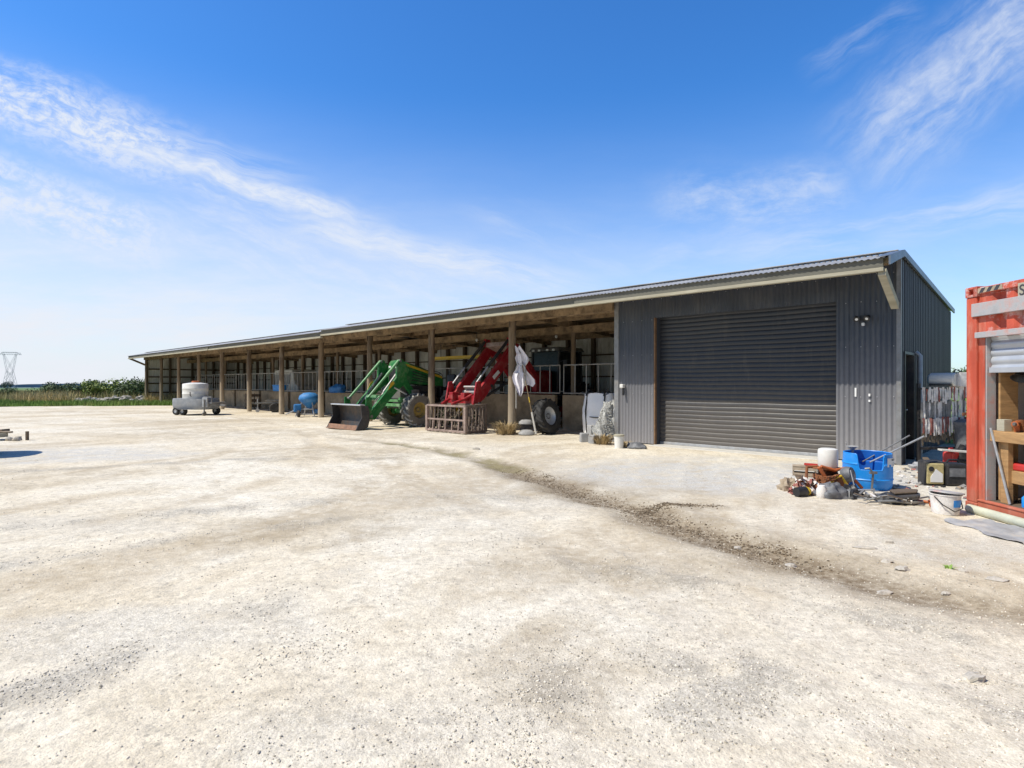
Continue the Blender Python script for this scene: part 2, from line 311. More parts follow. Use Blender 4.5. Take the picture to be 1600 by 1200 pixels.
def ground_h(x, y, fine=True):
    x = np.asarray(x, float); y = np.asarray(y, float); r = np.hypot(x, y)
    h = (fbm(x * .22 + 3, y * .22 + 5, 3) - .5) * .10 * sstep(1, 8, r)
    s, v = to_sv(x, y)
    flat = sstep(-3.0, -.6, v) * sstep(-1.5, -.5, s) * (1 - sstep(49, 51, s)) * (1 - sstep(7, 9, v))
    h = h * (1 - flat)
    d = pdist(x, y, DITCH) + (fbm(x * 2.2, y * 2.2, 3) - .5) * .35
    h = h - .04 * np.exp(-(d / .25) ** 2) + .018 * np.exp(-((d - .5) / .2) ** 2)
    for q in TRK:
        dq = pdist(x, y, q); h = h - .010 * np.exp(-(dq / .19) ** 2) * fbm(x * .7 + 4, y * .7, 2) * 1.6 + .005 * np.exp(-((dq - .30) / .07) ** 2)
    for q in WIND: h = h + .011 * np.exp(-((pdist(x, y, q) + (fbm(x * 3, y * 3, 2) - .5) * .3) / .12) ** 2)
    d2 = pdist(x, y, SPUR); h = h + .015 * np.exp(-(d2 / .13) ** 2) * (.4 + fbm(x * 7, y * 7, 2))
    # wheel tracks: shallow ruts sweeping round the yard
    ang = np.arctan2(y - 1.0, x + 1.0); rad = np.hypot(x - 14, y + 6)
    h = h + .014 * np.sin(rad * 3.1 + 3 * fbm(x * .4, y * .4, 2)) * fbm(x * .5 + 8, y * .5, 2) * (1 - flat)
    if fine:
        h = h + (fbm(x * 2.6, y * 2.6, 3) - .5) * .018 * (1 - .7 * flat) + (fbm(x * 13, y * 13, 4, .6) - .5) * .0075 * (1 - sstep(12, 25, r))
    h = h * (1 - sstep(60, 90, r)) - .0047 * np.maximum(0, r - 60)
    return h
def gz(x, y): return float(ground_h(np.array([x]), np.array([y]))[0])

def grass_mask(x, y):
    s, v = to_sv(x, y)
    n = (fbm(x * .35, y * .35, 4) - .5) * 3.0
    left = sstep(-.4, .6, (y - 37.4) * 1.0 + n * .95 - np.maximum(0, x + 27) * .4)
    right = sstep(-.5, .8, (x - 9.6) * .8 + (y - 12.6) * .35 + n * .5 - 1.3) * (y > 9)
    back = sstep(0, 1.2, v - 8.5 + n * .4)
    far = sstep(60, 70, np.hypot(x, y) + n)
    behind = sstep(0, 4, -y - 28 + n)
    leftfar = sstep(0, 3, -x - 36 + n)
    return np.clip(np.maximum.reduce([left, right, back, far, behind, leftfar]), 0, 1)

def make_ground():
    fr = np.arange(-64, 64.01, .24); bk = np.arange(66, 295, 4.0)
    az = np.radians(np.concatenate([fr, bk])); na = len(az)
    radii = [1.0]
    while radii[-1] < 60: radii.append(radii[-1] * 1.0068)
    while radii[-1] < 4500: radii.append(radii[-1] * 1.07)
    rr = np.array(radii); nr = len(rr)
    A, RR = np.meshgrid(az, rr); X = RR * np.sin(A); Y = RR * np.cos(A)
    Z = ground_h(X, Y)
    P = np.stack([X, Y, Z], -1).reshape(-1, 3)
    P = np.vstack([P, [[0, 0, 0]]])
    i, j = np.meshgrid(np.arange(nr - 1), np.arange(na), indexing='ij'); j2 = (j + 1) % na
    Q = np.stack([i * na + j, (i + 1) * na + j, (i + 1) * na + j2, i * na + j2], -1).reshape(-1, 4)[:, ::-1]
    jj = np.arange(na); T = np.stack([np.full(na, nr * na), (jj + 1) % na, jj], -1)
    me = bpy.data.meshes.new('ground')
    me.vertices.add(len(P)); me.vertices.foreach_set('co', P.ravel())
    nl = Q.size + T.size; me.loops.add(nl)
    me.loops.foreach_set('vertex_index', np.concatenate([Q.ravel(), T.ravel()]).astype(np.int32))
    me.polygons.add(len(Q) + len(T))
    st = np.concatenate([np.arange(len(Q)) * 4, Q.size + np.arange(len(T)) * 3]).astype(np.int32)
    me.polygons.foreach_set('loop_start', st)
    me.update(calc_edges=True); me.validate()
    me.polygons.foreach_set('use_smooth', np.ones(len(me.polygons), bool))
    x, y = P[:, 0], P[:, 1]; s, v = to_sv(x, y); r = np.hypot(x, y)
    d = pdist(x, y, DITCH) + (fbm(x * 2.2, y * 2.2, 4) - .5) * .45
    wet = np.exp(-(d / (.22 + .2 * (1 - sstep(8.5, 12, y)))) ** 2) * (.8 + .6 * fbm(x * 1.5, y * 1.5, 3)) * (.45 + .55 * (1 - sstep(9.5, 12.5, y))) * (.75 + .25 * sstep(3.4, 5.2, y))
    wet = np.maximum(wet, .45 * np.exp(-((pdist(x, y, SPUR) + (fbm(x * 5, y * 5, 3) - .5) * .3) / .17) ** 2))
    pud = np.exp(-((pdist(x, y, DITCH[1:5]) + (fbm(x * 2, y * 2, 3) - .5) * .5) / .2) ** 2)
    def blob(cx, cy, rx, ry, n=.8):
        q = np.hypot((x - cx) / rx, (y - cy) / ry) + (fbm(x * 1.3 + cx, y * 1.3, 4) - .5) * n
        return 1 - sstep(.5, 1.1, q)
    damp = np.maximum.reduce([.55 * blob(-2.0, 6.0, 1.3, .8), .6 * blob(-3.6, 12.4, 3.2, 1.5), .5 * blob(-9, 17.5, 3, 2.2),
                              .5 * blob(.22, 3.4, .5, .75, 1.6), .4 * blob(.9, 4.6, .9, .5, 1.3), .55 * blob(-12, 23, 5, 1.5), .5 * blob(-20, 30, 8, 1.5), .5 * blob(-5, 17.5, 3, 1.4, 1.2),
                              .45 * blob(1.7, 8.3, 2.0, .8, 1.2), .55 * blob(2.6, 4.9, 1.5, .35, 1.0), .45 * blob(-.5, 15.8, 3.5, 1.0, 1.2), .35 * blob(-7.5, 9.5, 2.2, 1.4, 1.3),
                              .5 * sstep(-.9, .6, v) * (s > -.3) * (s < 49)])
    grav = np.maximum.reduce([.5 * blob(1.5, 9.0, 3.6, 1.9, .6), .7 * blob(-2.4, 3.5, 1.0, .4, 1.2), .75 * blob(-.3, 7.8, 1.5, 1.4, 1.2), .6 * blob(-.6, 2.5, 1.1, .4, 1.3),
                              .7 * blob(4.2, 5.4, 1.3, .8, 1), .6 * blob(2.4, 3.0, 1.0, .8, 1.2), .6 * blob(-5.5, 6.2, 2.5, .5, 1.4), .4 * blob(1.5, 4.2, 1.5, 1.0, 1.4)])
    wn = np.zeros_like(x)
    for q in WIND: wn = np.maximum(wn, np.exp(-((pdist(x, y, q) + (fbm(x * 3, y * 3, 3) - .5) * .5) / .17) ** 2) * sstep(.3, .6, fbm(x * 1.7 + 9, y * 1.7, 3)))
    grav = np.maximum(grav, wn); grav = np.maximum(grav, .45 * sstep(.4, .62, fbm(x * .8 + 70, y * .8, 5)) * sstep(-2.5, 2, x + .2 * y))
    rad = np.hypot(x - 16, y + 4); ang = np.arctan2(y + 4, x - 16)
    track = sstep(.5, .66, fbm(rad * .75 + 2 * fbm(x * .2, y * .2, 2), ang * 5, 5, .6)) * sstep(2, 6, np.hypot(x, y)) * .85
    track = np.maximum(track, sstep(.55, .7, fbm(x * .5 + 50, y * 1.2, 4)) * .6 * sstep(12, 18, y))
    for q in TRK: track = np.maximum(track, 1.0 * np.exp(-((pdist(x, y, q) + (fbm(x * 4, y * 4, 2) - .5) * .12) / .2) ** 4) * sstep(.36, .62, fbm(x * .5 + 11, y * .5 + 3, 3)))
    greyg = np.maximum.reduce([blob(4.2, 9.4, 4.2, 2.0, .6), .9 * blob(-9.8, 12.2, 3.4, 1.5, .7), .45 * blob(4.3, 5.2, 1.4, .7, 1), .6 * blob(3.0, 11.0, 2.5, 1.0, .8)])
    gm = grass_mask(x, y)
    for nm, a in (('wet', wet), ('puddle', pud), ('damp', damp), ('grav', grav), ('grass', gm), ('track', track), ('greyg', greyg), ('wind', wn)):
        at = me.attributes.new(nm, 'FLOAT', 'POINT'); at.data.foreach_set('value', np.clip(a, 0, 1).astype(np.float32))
    # material
    m = bpy.data.materials.new('yard_ground'); m.use_nodes = True; nt = m.node_tree; L = nt.links.new; b = nt.nodes['Principled BSDF']
    geo = nd(nt, 'ShaderNodeNewGeometry'); pos = geo.outputs['Position']
    def noise(sc_, det=6, rough=.6, dist=0, vec=pos):
        n = nd(nt, 'ShaderNodeTexNoise', Scale=sc_, Detail=det, Roughness=rough, Distortion=dist); L(vec, n.inputs['Vector']); return n.outputs['Fac']
    def rng_(v, a, b_, c=0, d_=1):
        n = nd(nt, 'ShaderNodeMapRange'); n.inputs[1].default_value = a; n.inputs[2].default_value = b_; n.inputs[3].default_value = c; n.inputs[4].default_value = d_
        L(v, n.inputs[0]); return n.outputs[0]
    def mix(f, a, c, bt='MIX'):
        n = nd(nt, 'ShaderNodeMix', data_type='RGBA', blend_type=bt)
        for k, q in ((0, f), (6, a), (7, c)):
            if hasattr(q, 'links'): L(q, n.inputs[k])
            elif k == 0: n.inputs[0].default_value = q
            else: n.inputs[k].default_value = rgba(q)
        return n.outputs[2]
    def att(n):
        a = nd(nt, 'ShaderNodeAttribute', attribute_name=n); return a.outputs['Fac']
    def mul(a, b_):
        n = nd(nt, 'ShaderNodeMath', operation='MULTIPLY')
        for k, q in ((0, a), (1, b_)):
            if hasattr(q, 'links'): L(q, n.inputs[k])
            else: n.inputs[k].default_value = q
        return n.outputs[0]
    big = noise(.35, 6, .62, .6); mid = noise(2.3, 7, .68, .4); fin = noise(38, 5, .7)
    col = mix(rng_(big, .36, .62), (.69, .60, .455), (.785, .73, .62))
    col = mix(rng_(mid, .48, .7, 0, .6), col, (.50, .42, .30))
    col = mix(rng_(noise(9, 6, .7), .54, .72, 0, .45), col, (.45, .395, .305))
    vor = nd(nt, 'ShaderNodeTexVoronoi', Scale=55.0); L(pos, vor.inputs['Vector'])
    vcol = nd(nt, 'ShaderNodeSeparateColor'); L(vor.outputs['Color'], vcol.inputs[0])
    vor2 = nd(nt, 'ShaderNodeTexVoronoi', Scale=150.0); L(pos, vor2.inputs['Vector'])
    vcol2 = nd(nt, 'ShaderNodeSeparateColor'); L(vor2.outputs['Color'], vcol2.inputs[0])
    gcol = mix(vcol2.outputs[0], (.40, .365, .30), (.77, .725, .645))
    gcol = mix(rng_(vcol.outputs[0], .5, 1, 0, .5), gcol, (.48, .435, .36))
    gfac = mul(att('grav'), rng_(noise(5, 6, .7), .25, .5))
    gg_ = mix(vcol2.outputs[0], (.36, .352, .335), (.74, .73, .70)); gg_ = mix(rng_(vcol.outputs[0], .4, 1, 0, .6), gg_, (.41, .402, .385))
    col = mix(mul(gfac, .8), col, gcol)
    col = mix(rng_(vcol2.outputs[1], .86, 1.0, 0, .3), col, (.42, .38, .32))
    mo = nd(nt, 'ShaderNodeMix', data_type='RGBA', blend_type='MULTIPLY'); mo.inputs[0].default_value = 1; L(col, mo.inputs[6])
    g1 = noise(17, 8, .78); g2 = noise(6.5, 7, .72, .3)
    gm_ = mul(rng_(g1, .33, .67, .78, 1.2), rng_(g2, .33, .67, .90, 1.12))
    cmb = nd(nt, 'ShaderNodeCombineColor'); [L(gm_, cmb.inputs[q]) for q in range(3)]; L(cmb.outputs[0], mo.inputs[7]); col = mo.outputs[2]
    for sc_, th, am, dk in ((13., .86, .5, (.36, .33, .28)), (20., .84, .6, (.32, .29, .245)), (34., .82, .6, (.27, .245, .205)), (70., .78, .55, (.26, .235, .20)), (120., .74, .5, (.27, .25, .215))):  # dark specks: darker stones and painted shadow gaps between them
        vn = nd(nt, 'ShaderNodeTexVoronoi', Scale=sc_); L(pos, vn.inputs['Vector']); vs_ = nd(nt, 'ShaderNodeSeparateColor'); L(vn.outputs['Color'], vs_.inputs[0])
        sp_ = mul(mul(rng_(vs_.outputs[0], th, th + .12, 0, am), rng_(vn.outputs['Distance'], .28, .5, 1, 0)), rng_(noise(1.6 + sc_ * .03, 6, .7), .38, .6, .12, 1))
        col = mix(sp_, col, dk)
    col = mix(mul(att('track'), rng_(noise(6, 9, .8), .36, .62, .1, 1)), col, (.45, .37, .26))
    col = mix(mul(att('wind'), rng_(noise(24, 6, .8), .4, .6, .0, .75)), col, (.33, .30, .25))
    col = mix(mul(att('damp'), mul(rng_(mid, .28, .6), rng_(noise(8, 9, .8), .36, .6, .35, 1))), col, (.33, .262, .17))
    col = mix(mul(att('greyg'), rng_(noise(2.6, 10, .82), .40, .56, .12, .9)), col, gg_)
    col = mix(mul(att('wet'), rng_(noise(14, 6, .75), .3, .6, .35, 1)), col, (.20, .152, .098))
    col = mix(mul(att('puddle'), rng_(noise(2.0, 5, .7), .36, .56, 0, .8)), col, (.25, .215, .105))
    gr = mix(rng_(noise(.12, 6, .65, .5), .38, .62), (.11, .19, .04), (.27, .215, .10))
    gr = mix(rng_(noise(6, 5, .7), .4, .7, 0, .5), gr, (.06, .10, .025))
    sep = nd(nt, 'ShaderNodeSeparateXYZ'); L(pos, sep.inputs[0])
    gr = mix(rng_(sep.outputs['X'], 8, 12), gr, mix(rng_(noise(.5), .35, .65), (.13, .26, .045), (.19, .27, .075)))
    ln = nd(nt, 'ShaderNodeVectorMath', operation='LENGTH'); L(pos, ln.inputs[0])
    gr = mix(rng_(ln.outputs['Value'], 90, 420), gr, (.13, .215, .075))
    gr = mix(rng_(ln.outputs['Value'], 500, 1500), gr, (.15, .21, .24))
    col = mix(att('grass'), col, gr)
    L(col, b.inputs['Base Color']); b.inputs['Specular IOR Level'].default_value = .25
    rgh = mix(mul(att('puddle'), rng_(noise(3.0, 4), .47, .6)), (.93, .93, .93), (.22, .22, .22)); L(rgh, b.inputs['Roughness'])
    ad = nd(nt, 'ShaderNodeMath', operation='MULTIPLY_ADD'); ad.inputs[1].default_value = -.9; L(vor.outputs['Distance'], ad.inputs[0]); L(fin, ad.inputs[2])
    ad2 = nd(nt, 'ShaderNodeMath', operation='MULTIPLY_ADD'); ad2.inputs[1].default_value = -.5; L(vor2.outputs['Distance'], ad2.inputs[0]); L(ad.outputs[0], ad2.inputs[2])
    bp = nd(nt, 'ShaderNodeBump', Strength=.5, Distance=.008); L(ad2.outputs[0], bp.inputs['Height']); L(bp.outputs[0], b.inputs['Normal'])
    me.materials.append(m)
    ob = bpy.data.objects.new('ground', me); COL.objects.link(ob); tag(ob, 'pale dusty gravel farmyard running out to grass fields', kind='structure')
make_ground()

# loose stones: uncountable gravel as one object
def stone_cloud(n, area, size, name, m, dens):
    ico = [(0, 0, 1), (.894, 0, .447), (.276, .851, .447), (-.724, .526, .447), (-.724, -.526, .447), (.276, -.851, .447),
           (.724, .526, -.447), (-.276, .851, -.447), (-.894, 0, -.447), (-.276, -.851, -.447), (.724, -.526, -.447), (0, 0, -1)]
    tri = [(0, 1, 2), (0, 2, 3), (0, 3, 4), (0, 4, 5), (0, 5, 1), (1, 6, 2), (2, 7, 3), (3, 8, 4), (4, 9, 5), (5, 10, 1),
           (6, 7, 2), (7, 8, 3), (8, 9, 4), (9, 10, 5), (10, 6, 1), (11, 7, 6), (11, 8, 7), (11, 9, 8), (11, 10, 9), (11, 6, 10)]
    ico = np.array(ico); tri = np.array(tri)
    x, y = area(n); keep = rng.random(len(x)) < dens(x, y); x, y = x[keep], y[keep]; n = len(x)
    sz = size(n, x, y)
    V = np.repeat(ico[None], n, 0) * (1 + (rng.random((n, 12, 1)) - .5) * .9)
    V = V * sz[:, None, None] * np.stack([np.ones(n), .6 + .4 * rng.random(n), .5 + .4 * rng.random(n)], -1)[:, None, :]
    a = rng.random(n) * 2 * PI; ca, sa = np.cos(a)[:, None], np.sin(a)[:, None]
    tl = (rng.random(n) - .5)[:, None] * .7
    Xv = V[..., 0] * ca - V[..., 1] * sa; Yv = V[..., 0] * sa + V[..., 1] * ca; Zv = V[..., 2] + Xv * tl * .4
    z = ground_h(x, y)
    P = np.stack([Xv + x[:, None], Yv + y[:, None], Zv + z[:, None] + sz[:, None] * .12], -1).reshape(-1, 3)
    F = (tri[None] + (np.arange(n) * 12)[:, None, None]).reshape(-1, 3)
    me = bpy.data.meshes.new(name); me.vertices.add(len(P)); me.vertices.foreach_set('co', P.ravel())
    me.loops.add(F.size); me.loops.foreach_set('vertex_index', F.ravel().astype(np.int32))
    me.polygons.add(len(F)); me.polygons.foreach_set('loop_start', (np.arange(len(F)) * 3).astype(np.int32))
    me.update(calc_edges=True); me.materials.append(m)
    ob = bpy.data.objects.new(name, me); COL.objects.link(ob); return ob
def fan(n):
    r = np.exp(rng.random(n) * math.log(22 / 1.7)) * 1.7; a = np.radians(rng.random(n) * 104 - 52)
    return r * np.sin(a), r * np.cos(a)
def dens(x, y):
    c = sstep(.46, .70, fbm(x * .9 + 31, y * .9 + 7, 4)); c2 = sstep(.5, .72, fbm(x * 3.1, y * 3.1, 3))
    s, v = to_sv(x, y)
    d = pdist(x, y, DITCH); wn = np.zeros_like(x)
    for q in WIND: wn = np.maximum(wn, np.exp(-((pdist(x, y, q) + (fbm(x * 3, y * 3, 3) - .5) * .5) / .17) ** 2) * sstep(.3, .6, fbm(x * 1.7 + 9, y * 1.7, 3)))
    k = 1.6 * wn + .06 + .10 * sstep(-1, 2.5, x) + .8 * c * (.15 + .85 * c2) + .35 * np.exp(-((d - .25) / .3) ** 2)
    return k * (v < .2) * (s > -9) * (1 - grass_mask(x, y))
g = stone_cloud(190000, fan, lambda n, x, y: (.0020 + .0062 * rng.random(n) ** 4) * (1 + .16 * np.hypot(x, y) / 8), 'gravel', M['gravel'], dens)
tag(g, 'loose gravel and small stones scattered over the yard', 'gravel', kind='stuff')
M['clod'] = mat('dark_earth', (.17, .128, .083), .95, 0, .3, 20, bump=.3, island=.4)
def along(n):
    i = rng.integers(4, 10, n); t = rng.random(n); P = DITCH[i] * (1 - t)[:, None] + DITCH[i + 1] * t[:, None]
    m_ = rng.random(n) < .2; j = rng.integers(0, 3, n); Q = SPUR[j] * (1 - t)[:, None] + SPUR[j + 1] * t[:, None]
    P[m_] = Q[m_]; P = P + rng.normal(size=(n, 2)) * np.where(m_, .06, .13)[:, None] + np.array([.06, .05]); return P[:, 0], P[:, 1]
g = stone_cloud(9000, along, lambda n, x, y: .003 + .011 * rng.random(n) ** 3.5, 'earth_clods', M['clod'], lambda x, y: .35 + .65 * sstep(.4, .6, fbm(x * 3, y * 3, 3)))
tag(g, 'dark crumbled earth clods along the muddy channel', 'earth', kind='stuff')

# ------------------------------------------------------------------ the long shed
shed = thing('farm_shed', 'long open-fronted farm shed of timber poles with charcoal iron garage at its right end', 'shed', C0, RZ)
LEN = 48.7; D = 6.6; ZR = 3.87; ZB = 3.42
def S(s, v, z): return Vector((-s, v, z))
def roofz(v, s=0):
    dz = -.07 if s > 19.4 else 0
    return dz + (ZR + (ZB - ZR) * v / D if v >= 0 else ZR + v * .235)

def wave(t, pitch, depth, kind):
    f = (t / pitch) % 1.0
    if kind == 'sine': return depth / 2 * math.cos(2 * PI * f)
    # trapezoid rib
    if f < .62: return -depth / 2
    if f < .70: return -depth / 2 + depth * (f - .62) / .08
    if f < .92: return depth / 2
    return depth / 2 - depth * (f - .92) / .08
def samples(L_, pitch, kind):
    out = []; k = 0
    fr = (0, .125, .25, .375, .5, .625, .75, .875) if kind == 'sine' else (0, .62, .70, .92)
    while True:
        for f in fr:
            t = (k + f) * pitch
            if t >= L_: out.append(L_); return out
            out.append(t)
        k += 1
def corr_wall(mb, s0, s1, v, z0, z1, pitch=.088, depth=.02, kind='sine'):
    ts = samples(s1 - s0, pitch, kind)
    z1f = z1 if callable(z1) else (lambda s: z1)
    zs = [0, .12, .3, .5, .7, .88, 1]
    mb.sheet([[S(s0 + t, v + wave(t, pitch, depth, kind) + .004 * math.sin(2.1 * (s0 + t) + 9 * f) + .003 * math.sin(5.3 * (s0 + t) - 6 * f) + (.004 if ((s0 + t) % .762) < .05 else 0), z0 + (z1f(s0 + t) - z0) * f) for t in ts] for f in zs])
def corr_gable(mb, s, v0, v1, z0, out=1, pitch=.2, depth=.028, kind='rib'):
    ts = samples(v1 - v0, pitch, kind)
    mb.sheet([[S(s - out * wave(t, pitch, depth, kind), v0 + t, z0) for t in ts], [S(s - out * wave(t, pitch, depth, kind), v0 + t, roofz(v0 + t, s) - .03) for t in ts]])

DS0, DS1, DH = 1.04, 5.03, 3.1
# garage front cladding, with a real opening for the roller door
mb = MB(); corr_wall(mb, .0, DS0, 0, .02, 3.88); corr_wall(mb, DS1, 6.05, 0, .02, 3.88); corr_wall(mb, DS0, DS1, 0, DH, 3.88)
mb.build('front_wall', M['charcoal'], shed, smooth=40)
mb = MB(); mb.span(S(DS0 - .0, .02, 0), S(DS0 - .06, .3, DH)); mb.span(S(DS0, .02, DH), S(DS1, .3, DH + .12)); mb.span(S(DS1 + .0, .072, 0), S(DS1 - .025, .3, DH)); mb.build('door_reveal', M['charcoal_side'], shed)  # left reveal behind the jamb is charcoal to paint its dark shadow
mb = MB(); mb.span(S(DS1 + .008, -.014, 0), S(DS1 - .028, .07, DH + .004)); mb.build('door_jamb', M['rustjamb'], shed, bevel=.006)
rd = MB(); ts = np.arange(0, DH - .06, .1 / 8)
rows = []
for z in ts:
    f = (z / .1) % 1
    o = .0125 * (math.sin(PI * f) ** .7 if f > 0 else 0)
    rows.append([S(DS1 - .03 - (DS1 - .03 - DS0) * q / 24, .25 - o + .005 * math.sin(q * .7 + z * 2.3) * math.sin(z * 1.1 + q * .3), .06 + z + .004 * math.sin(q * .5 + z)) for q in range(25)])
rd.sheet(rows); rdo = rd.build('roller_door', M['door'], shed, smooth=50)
mb = MB(); mb.span(S(DS1 - .035, .205, .015), S(DS0 + .005, .262, .075)); mb.build('bottom_rail', M['zinc'], rdo, bevel=.004)
mb = MB(); mb.span(S(DS1, -.28, -.05), S(DS0, .4, .012)); mb.build('door_sill', M['concrete'], shed, bevel=.01)
mb = MB()
for z in (.35, 1.25, 2.2, 3.05, 3.55):
    s_ = .08
    while s_ < 6.0:
        if not (DS0 - .05 < s_ < DS1 + .05 and z < DH): mb.box(S(s_ + random.uniform(-.008, .008), -.018, z + random.uniform(-.01, .01)), (.014, .01, .014))
        s_ += .264
tag(mb.build('cladding_screws', M['zinc'], shed), kind='stuff')
mb = MB(); mb.span(S(6.17, -.03, 0), S(6.04, .06, 3.84)); mb.build('corner_flashing', M['zinc_dark'], shed, bevel=.004)
mb = MB(); mb.span(S(.035, -.04, 0), S(-.04, .035, 3.86)); mb.build('corner_flashing', M['zinc_dark'], shed, bevel=.004)
# garage side wall with a door opening
mb = MB()
sd0, sd1, sdh = .28, 1.12, 2.05
corr_gable(mb, -.02, .04, sd0, 0); corr_gable(mb, -.02, sd1, D, 0)
for (a, b_) in ((sd0, sd1),):
    ts = samples(b_ - a, .2, 'rib')
    mb.sheet([[S(-.02 - wave(t, .2, .028, 'rib'), a + t, sdh) for t in ts], [S(-.02 - wave(t, .2, .028, 'rib'), a + t, roofz(a + t) - .03) for t in ts]])
mb.build('side_wall', M['charcoal_side'], shed)
mb = MB(); mb.span(S(.12, sd0, .02), S(.06, sd1, sdh)); dr = mb.build('side_door', M['black'], shed)
mb = MB(); mb.tube([S(.05, sd0 + .12, 1.0), S(-.04, sd0 + .12, 1.0), S(-.04, sd0 + .24, 1.0)], .012); mb.build('handle', M['zinc'], dr)
mb = MB(); mb.span(S(.1, sd0 - .05, 0), S(-.055, sd0, sdh + .05)); mb.span(S(.1, sd0, sdh), S(-.055, sd1, sdh + .05)); mb.span(S(.1, sd1, 0), S(-.055, sd1 + .05, sdh + .05)); mb.build('door_frame', M['dark'], shed)
mb = MB(); mb.tube([S(-.12, 1.32, 0), S(-.12, 1.32, 2.05), S(-.05, 1.32, 2.12)], .045, 12); mb.build('downpipe', M['zinc'], shed, smooth=40)
# other walls
mb = MB(); corr_wall(mb, -.0, LEN, D, 0, lambda s: roofz(D, s) - .03, .15, .02); mb.build('back_wall', M['pale_iron'], shed, smooth=40, fix=False)
mb = MB(); corr_gable(mb, LEN, 0, D, 0, out=-1, pitch=.15, depth=.02); mb.build('end_wall', M['pale_iron'], shed)
mb = MB(); corr_gable(mb, 6.12, .06, D, 0, out=-1, pitch=.15, depth=.02); mb.build('partition_wall', M['pale_iron'], shed)
# roof: main slope, front canopy slope
def roof_sheet(s0, s1, v0, v1, under):
    mb = MB(); p = .1; ts = samples(s1 - s0, p, 'sine' if not under else 'rib')
    off = -.03 if under else .035
    a = .0 if under else .010
    mb.sheet([[S(s0 + t, v, roofz(v, (s0 + s1) / 2) + off + (0 if under else wave(t, p, a * 2, 'sine'))) for t in ts] for v in (v0, v1)])
    return mb
for (s0, s1) in ((-.06, 19.4), (19.4, LEN + .1)):
    mb = roof_sheet(s0, s1, -1.2, 0, False); mb2 = roof_sheet(s0, s1, 0, D + .15, False)
    mb.add(mb2.v, mb2.f); mb.build('roof', M['roof'], shed, smooth=50, fix=False)
    mb = roof_sheet(s0 + .1, s1, -1.1, 0, True); mb2 = roof_sheet(s0 + .1, s1, 0, D, True)
    mb.add(mb2.v, mb2.f); mb.build('roof_lining', M['roof_under'], shed, fix=False)
mb = MB()
for (s, w) in ((-.07, .02),):
    mb.prism([(-1.2, roofz(-1.2) + .07), (0, ZR + .075), (D + .15, ZB + .06), (D + .15, ZB - .045), (0, ZR - .045), (-1.2, roofz(-1.2) - .09)], .03, lambda a, b_, c: S(-.075 + c, a, b_))
    mb.prism([(-1.2, roofz(-1.2) + .062), (0, ZR + .067), (D + .15, ZB + .052), (D + .15, ZB + .06), (0, ZR + .075), (-1.2, roofz(-1.2) + .07)], .2, lambda a, b_, c: S(.015 + c, a, b_))
mb.build('barge_flashing', M['flash'], shed)
mb = MB(); mb.span(S(0, -.1, ZR + .06), S(19.3, .1, ZR + .075)); mb.span(S(19.3, -.1, ZR - .01), S(LEN + .05, .1, ZR + .005)); mb.build('ridge_cap', M['roof'], shed)
# fascia boards and the pale beam under them
for (s0, s1, dv, dz) in ((.03, 6.6, .0, 0), (6.6, 19.4, .035, 0), (19.4, 32, .035, -.075), (32, LEN + .05, .0, -.075)):
    mb = MB(); mb.span(S(s0, -1.15 + dv, 3.47 + dz), S(s1, -1.105 + dv, 3.635 + dz)); mb.build('fascia_board', M['fascia'], shed, bevel=.005)
    mb = MB(); mb.span(S(s0 - .01, -1.185 + dv, 3.405 + dz), S(s1 - .003, -1.08 + dv, 3.468 + dz)); mb.build('fascia_beam', M['cream'], shed, bevel=.006)
for s in (.05, LEN + .02):
    mb = MB(); mb.bar(S(s, -1.12, 3.40), S(s, -.06, 2.92), .12, .13); mb.build('canopy_bracket', M['cream'] if s < 1 else M['timber'], shed, bevel=.006)
mb = MB(); mb.bar(S(.06, -1.1, 3.60), S(.06, -.02, 3.80), .05, .12); mb.build('barge_board', M['timber'], shed)
POSTS = [5.93 + 3.89 * k for k in range(1, 12)]
for i, s in enumerate(POSTS):
    if i == 10: s -= .1
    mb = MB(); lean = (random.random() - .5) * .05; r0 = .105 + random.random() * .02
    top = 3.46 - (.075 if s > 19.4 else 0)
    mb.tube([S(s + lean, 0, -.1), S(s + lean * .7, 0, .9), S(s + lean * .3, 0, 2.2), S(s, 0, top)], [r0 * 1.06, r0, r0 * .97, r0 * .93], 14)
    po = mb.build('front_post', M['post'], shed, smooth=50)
    if s < 47:
        mb = MB(); mb.bar(S(s, -.13, 3.33), S(s, .13, 3.33), .03, .3); mb.build('post_bracket', M['timber_dark'], po)
    mb = MB(); mb.bar(S(s + .12, -1.08, roofz(-1.1, s) - .14), S(s + .12, 0, roofz(0, s) - .14), .05, .18); mb.bar(S(s + .12, 0, roofz(0, s) - .16), S(s + .12, D, roofz(D, s) - .16), .06, .24); mb.build('rafter', M['timber'], shed)
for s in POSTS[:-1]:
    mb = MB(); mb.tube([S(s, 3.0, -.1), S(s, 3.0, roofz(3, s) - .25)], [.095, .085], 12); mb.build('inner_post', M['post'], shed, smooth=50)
mb = MB()
for (s0, s1, dz) in ((6.15, 19.4, 0), (19.4, LEN, -.075)):
    mb.span(S(s0, .1, 3.36 + dz), S(s1, .16, 3.66 + dz)); mb.span(S(s0, -.16, 3.36 + dz), S(s1, -.1, 3.60 + dz))
mb.build('front_beam', M['timber'], shed)
mb = MB()
for (s0, s1, dz) in ((6.15, 19.4, 0), (19.4, LEN, -.075)): mb.span(S(s0, 3.09, 3.2 + dz), S(s1, 3.15, 3.46 + dz)); mb.span(S(s0, 2.85, 3.2 + dz), S(s1, 2.91, 3.44 + dz))
mb.build('middle_beam', M['timber'], shed)
